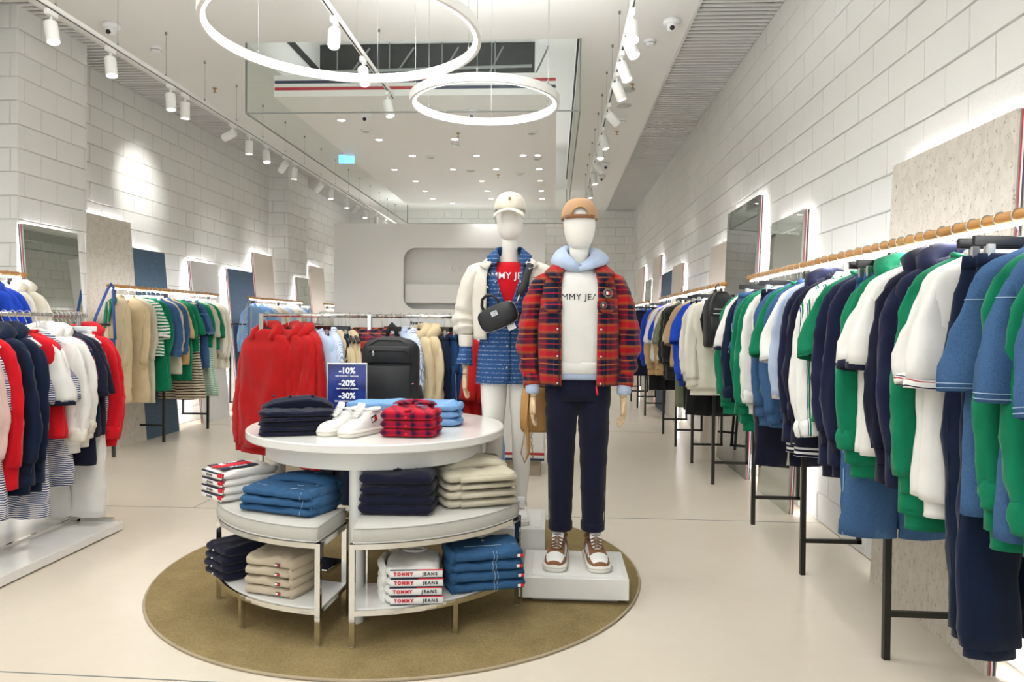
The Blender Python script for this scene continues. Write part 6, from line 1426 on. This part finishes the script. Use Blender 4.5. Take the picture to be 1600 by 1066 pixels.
# ---- woman
XW, YW, ZW = -.262, 4.22, .251
wm = thing('mannequin', 'white faceless mannequin in cream jacket, denim dress and white cap', 'mannequin', (XW, YW, ZW), 0)
egg_head(wm, 1.600, .250, .158, .195)
neck(wm, 1.47, 1.625, .056, .047, .02, .0)
for s in (-1, 1):
    b = MB(); xk = [(.84, .078, .088, .080), (.78, .080, .088, .085), (.68, .074, .080, .086), (.56, .062, .066, .084), (.47, .053, .058, .082), (.42, .051, .056, .082), (.36, .052, .060, .084), (.29, .050, .058, .085), (.20, .040, .047, .086), (.12, .030, .036, .086), (.07, .027, .035, .086)]
    P = [(s*q[3] if s < 0 else s*q[3]*(.92), .0 if q[0] > .5 else -.010, q[0]) for q in xk]
    b.tube(P, [(q[2], q[1]) for q in xk], 24); b.obj('leg', 'mannequin', wm)
    b = MB(); x = s*.086*(1 if s < 0 else .92); b.tube([(x, -.010, .17), (x, -.010, .12), (x, -.008, .075)], [(.037, .032), (.036, .031), (.040, .034)], 16, fold=.002); b.obj('sock', 'white', wm)
    rt = bpy.data.objects.new('sneaker', None); COL.objects.link(rt); rt.parent = wm; rt.location = (x, -.055, .001); rt.rotation_euler = (0, 0, R(s*5)); shoe_geo(rt, WS, .255, s)
# denim dress
dl_ = [(.785, .188, .130, .004), (.80, .190, .132, .004), (.90, .186, .132, .002), (1.0, .176, .126, 0), (1.10, .160, .115, 0), (1.17, .152, .110, 0), (1.24, .158, .116, -.004), (1.33, .168, .124, -.006), (1.40, .164, .112, -.002), (1.46, .135, .090, .004), (1.49, .09, .07, .01)]
def open_r(levels, n=44, e=2.3, fold=.005, seed=7):
    lv2 = [(z, a, b_, g) for z, a, b_, yo, g in levels]; return open_shell(lv2, 0, n, fold, seed, e)
b = MB(); b.loft(torso_r(dl_[:6], 44, 2.3, .005, 5)); b.obj('denim_skirt', 'denim_script', wm)
lvw = [(1.17, .152, .112, 1), (1.22, .156, .116, 3), (1.27, .162, .122, 8), (1.33, .167, .126, 14), (1.38, .166, .120, 19), (1.43, .150, .104, 25), (1.465, .120, .088, 33), (1.485, .092, .072, 42)]
b = MB(); b.loft(open_shell(lvw, 0, 44, .002, 7, 2.3), closed=False); b.obj('denim_bodice', 'denim_script', wm, solid=.004)
b = MB(); b.loft(torso_r([(1.15, .146, .104, 0), (1.25, .152, .110, 0), (1.33, .160, .117, -.002), (1.40, .155, .106, 0), (1.45, .125, .088, .004), (1.478, .085, .068, .008)], 36, 2.3, .001)); b.obj('red_top', 'bright_red', wm)
text('TOMMY JEANS', .052, 'letter_white', wm, T(.002, -.3, 1.395) @ FRONT, .001, .0004, spacing=1.08, wrap=lambda v: Vector((v.x, -.1165+v.x*v.x*2.2+(v.y+.3), v.z)))
b = MB(); b.tube([(0, -.119, 1.20), (0, -.128, 1.08), (0, -.134, .95), (0, -.140, .80)], [(.003, .016)]*4, 8); b.obj('skirt_placket', 'denim_script', wm)
b = MB()
for z in (1.12, 1.0, .88): b.tube([(0, -.122-(1.2-z)*.055, z), (0, -.136-(1.2-z)*.055, z)], [.006, .006], 10)
for s in (-1, 1):
    for z, x in ((1.235, .03), (1.30, .052), (1.36, .070)): b.tube([(s*x, -.118, z), (s*x, -.134, z)], [.005, .005], 10)
b.obj('snap_buttons', 'silver', wm)
b = MB(); b.tube([(.156*math.cos(2*PI*i/30), .118*math.sin(2*PI*i/30), 1.178+.004*math.sin(2*PI*i/30)) for i in range(30)], [(.016, .004)]*30, 8, closed=True) if False else b.loft([ring(.157, .119, 36, 2.3, 1.160), ring(.158, .121, 36, 2.3, 1.165), ring(.158, .121, 36, 2.3, 1.190), ring(.157, .119, 36, 2.3, 1.195)]); b.obj('waist_belt', 'navy', wm)
b = MB()
for i in range(90):
    a = 2*PI*i/90; x, y = .189*math.copysign(abs(math.cos(a))**.87, math.cos(a)), .132*math.copysign(abs(math.sin(a))**.87, math.sin(a))+.004; b.tube([(x, y, .790), (x+rnd.uniform(-.004, .004), y, .776)], [.0012, .0008], 4)
tag(b.obj('frayed_hem', 'denim_wash', wm), kind='stuff')
# denim collar standing over the jacket collar
for s in (-1, 1):
    inner = [(s*.050, -.066, 1.498), (s*.066, -.045, 1.535), (s*.072, -.01, 1.562), (s*.062, .03, 1.572), (s*.03, .055, 1.575), (0, .06, 1.575)]
    outer = [(s*.080, -.112, 1.452), (s*.125, -.085, 1.482), (s*.128, -.01, 1.515), (s*.11, .05, 1.525), (s*.06, .09, 1.528), (0, .095, 1.53)]
    if s < 0: inner, outer = outer, inner
    b = MB(); b.loft([inner, outer], closed=False); b.obj('denim_collar', 'denim_script', wm, solid=.007)
    inner = [(s*.095, -.098, 1.470), (s*.125, -.07, 1.494), (s*.125, .02, 1.51), (s*.08, .09, 1.512), (0, .10, 1.512)]
    outer = [(s*.118, -.140, 1.430), (s*.165, -.10, 1.452), (s*.165, .02, 1.468), (s*.11, .115, 1.47), (0, .13, 1.47)]
    if s < 0: inner, outer = outer, inner
    b = MB(); b.loft([inner, outer], closed=False); b.obj('jacket_collar', 'ivory', wm, solid=.008)
lj = [(1.495, .085, .078, 44), (1.478, .125, .096, 40), (1.455, .165, .112, 36), (1.43, .190, .126, 33), (1.39, .203, .138, 32), (1.33, .208, .146, 31), (1.25, .208, .148, 31), (1.16, .206, .148, 32), (1.10, .203, .146, 33), (1.055, .200, .144, 33), (1.035, .197, .141, 33)]
b = MB(); b.loft(open_shell(lj, 0, 48, .005, 9.0), closed=False); b.obj('jacket_body', 'ivory', wm, solid=.009)
for s in (-1, 1):
    P = [(s*.140, 0, 1.442), (s*.190, 0, 1.415), (s*.222, .002, 1.35), (s*.243, .006, 1.27), (s*.256, .010, 1.20), (s*.262, .008, 1.14), (s*.258, -.004, 1.09), (s*.250, -.015, 1.055)]
    r_ = [(.050, .046), (.066, .060), (.070, .058), (.068, .056), (.066, .056), (.070, .062), (.066, .060), (.046, .042)]
    PP = []; rad = []
    for i in range(len(P)-1):
        for q in range(4):
            f = q/4; PP.append(tuple(P[i][j]*(1-f)+P[i+1][j]*f for j in range(3))); ww = .007*math.sin(len(PP)*1.3)*(1 if len(PP) > 15 else .1); rad.append(tuple(r_[i][j]*(1-f)+r_[i+1][j]*f+ww for j in range(2)))
    PP.append(P[-1]); rad.append(r_[-1])
    b = MB(); b.tube(PP, rad, 20, fold=.008, seed=s*4+2); b.obj('jacket_sleeve', 'ivory', wm)
    b = MB(); n_ = 40
    rr2 = [ring(.041, .043, n_, 2, 1.060, s*.251, -.014), ring(.042, .044, n_, 2, 1.05, s*.250, -.016), ring(.041, .043, n_, 2, 1.0, s*.246, -.024), ring(.038, .041, n_, 2, .992, s*.246, -.025)]
    rr2 = [[(cx_+(x-cx_)*(1+.03*(i % 2)), y, z) for i, (x, y, z) in enumerate(r0)] for r0, cx_ in zip(rr2, (s*.251, s*.250, s*.246, s*.246))]
    b.loft(rr2); b.obj('ribbed_cuff', 'ivory', wm)
    b = MB(); b.tube([(s*.247, -.024, 1.0), (s*.247, -.030, .96), (s*.252, -.036, .915), (s*.254, -.040, .885)], [(.036, .035), (.038, .036), (.044, .042), (.050, .048)], 20, cap=(True, False), fold=.004, seed=s); b.obj('denim_cuff', 'denim_script', wm, solid=.003)
    hand(wm, T(s*.248, -.042, .835, 0, R(6), R(-s*3)) @ Matrix.Scale(.92, 4), s, 'hand', .30)
    b = MB(); b.tube([(s*.247, -.036, .90), (s*.248, -.042, .87)], [.021, .019], 14); b.obj('forearm', 'hand_wood', wm)
b = MB()
for z in (1.33, 1.20, 1.08): b.tube([(-.115, -.128, z), (-.115, -.139, z)], [.006, .006], 10)
for z in (1.33, 1.26): b.tube([(.118, -.128, z), (.118, -.139, z)], [.006, .006], 10)
b.obj('jacket_snaps', 'ivory', wm)
flag(wm, T(.152, -.132, 1.378, R(24), 0), .032, .020)
# white cap with the brim to the camera
b = MB(); rings = []
for q in range(10):
    f = q/9*PI/2; z = 1.778+.105*math.sin(f); rr_ = max(.02, math.cos(f)**.62); rings.append([(.091*rr_*math.cos(2*PI*i/36), .110*rr_*math.sin(2*PI*i/36)+.004, z) for i in range(36)])
b.loft(rings, cap=(False, True)); b.obj('cap_crown', 'cream', wm, solid=.004)
b = MB(); b.loft([[(x, -.085-.085*math.sqrt(max(0, 1-(x/.088)**2))*k/4-.002, 1.785-.007*k-5.0*x*x) for x in [-.088+.011*j for j in range(17)]] for k in range(5)], closed=False); b.obj('cap_brim', 'cream', wm, solid=.005)
for a in (30, 90, 150, 210, 270, 330):
    b = MB(); pts = []
    for q in range(9): f = (q/8)*PI/2*.97; rr_ = max(.02, math.cos(f)**.62); pts.append((.0925*rr_*math.cos(R(a)), .1115*rr_*math.sin(R(a))+.004, 1.778+.105*math.sin(f)+.0005))
    b.tube(pts, .0011, 5); b.obj('cap_seam', 'khaki', wm)
b = MB(); b.box(.004, -.106, 1.832, .016, .003, .018, .001); b.obj('cap_emblem', 'gold_thread', wm, False)
# black crossbody bag
g = thing('crossbody_bag', 'small black crossbody bag hanging on the woman mannequin', 'bag', (XW-.045, YW-.235, ZW+1.165), 0)
g.rotation_euler = (0, R(-24), 0)
b = MB(); b.loft([[(x, y*0+yy_, z) for x, z, _ in ring(.108*sc, .064*sc, 40, 3.4)] for yy_, sc in [(.038, .90), (.034, .97), (.02, 1), (-.02, 1), (-.034, .97), (-.038, .90)]]); b.obj('body', 'leather_black', g)
b = MB(); b.tube([(x, -.030, z) for x, z, _ in ring(.107, .063, 40, 3.4)], .003, 6, closed=True); b.tube([(x, .030, z) for x, z, _ in ring(.107, .063, 40, 3.4)], .003, 6, closed=True); b.obj('piping', 'leather_black', g)
b = MB(); b.tube([(x, 0.0, z) for x, z, _ in ring(.109, .065, 40, 3.4)], .002, 6, closed=True); b.obj('zipper', 'silver', g)
for yo in (-.022, .022): b = MB(); b.tube([(-.060, yo, .060), (-.062, yo, .085), (-.045, yo, .120), (-.015, yo, .132), (.015, yo, .120), (.032, yo, .085), (.030, yo, .060)], .0065, 8); b.obj('top_handle', 'leather_black', g)
b = MB(); b.box(-.012, -.0395, .022, .036, .003, .026, .001); b.obj('name_plate', 'silver', g, False); text('TOMMY', .008, 'letter_dark', g, T(-.012, -.0415, .027) @ FRONT, .0003, .0002); text('JEANS', .008, 'letter_dark', g, T(-.012, -.0415, .017) @ FRONT, .0003, .0002)
b = MB(); b.box(.045, -.01, -.082, .045, .002, .03, .0005); b.obj('paper_tag', 'white_plastic', g, False)
b = MB(); b.T = Matrix.Rotation(R(24), 4, 'Y')
b.tube([(.100, .0, .075), (.108, .012, .098), (.114, .02, .12)], [.005, .004, .005], 8); b.tube([(-.1, .02, .03), (-.09, .03, .06)], [.004, .004], 8); b.obj('snap_hook', 'silver', g)
b = MB(); b.T = Matrix.Rotation(R(24), 4, 'Y')
b.tube([(.114, .02, .12), (.128, .045, .16), (.143, .062, .20), (.156, .085, .25), (.168, .120, .292), (.172, .175, .318), (.155, .245, .322), (.06, .36, .25), (-.04, .38, .15), (-.06, .34, .08)], [(.004, .021)]*10, 8); b.obj('strap', 'nylon_black', g)
# tan bucket bag held by the man mannequin's hand
g = thing('tan_handbag', 'tan leather bag with chain strap hanging from the mannequin hand', 'bag', (XM-.215, YM+.14, ZB+.80), R(10))
b = MB(); b.loft([ring(.075, .045, 24, 3, .09), ring(.085, .052, 24, 3.2, .04), ring(.090, .058, 24, 3.4, -.05), ring(.088, .056, 24, 3.4, -.13), ring(.080, .05, 24, 3.2, -.145)]); b.obj('body', 'leather_tan', g)
b = MB(); b.tube([(-.06, .0, .08), (-.075, -.035, .12), (-.055, -.08, .10), (-.07, -.085, -.1), (-.095, -.08, -.25), (-.075, -.08, -.30), (-.055, -.08, -.25), (-.065, -.08, -.05), (-.05, -.05, .11), (.04, -.02, .10)], [(.003, .009)]*10, 8); b.obj('strap', 'leather_tan', g)
b = MB()
for k in range(16):
    z = .0-.018*k; b.T = T(-.035+.006*math.sin(k*.5), -.075, z, R(90*(k % 2))); b.tube([(.006*math.cos(2*PI*i/8), 0, .011*math.sin(2*PI*i/8)) for i in range(8)], .0022, 5, closed=True)
b.obj('chain', 'brass', g)
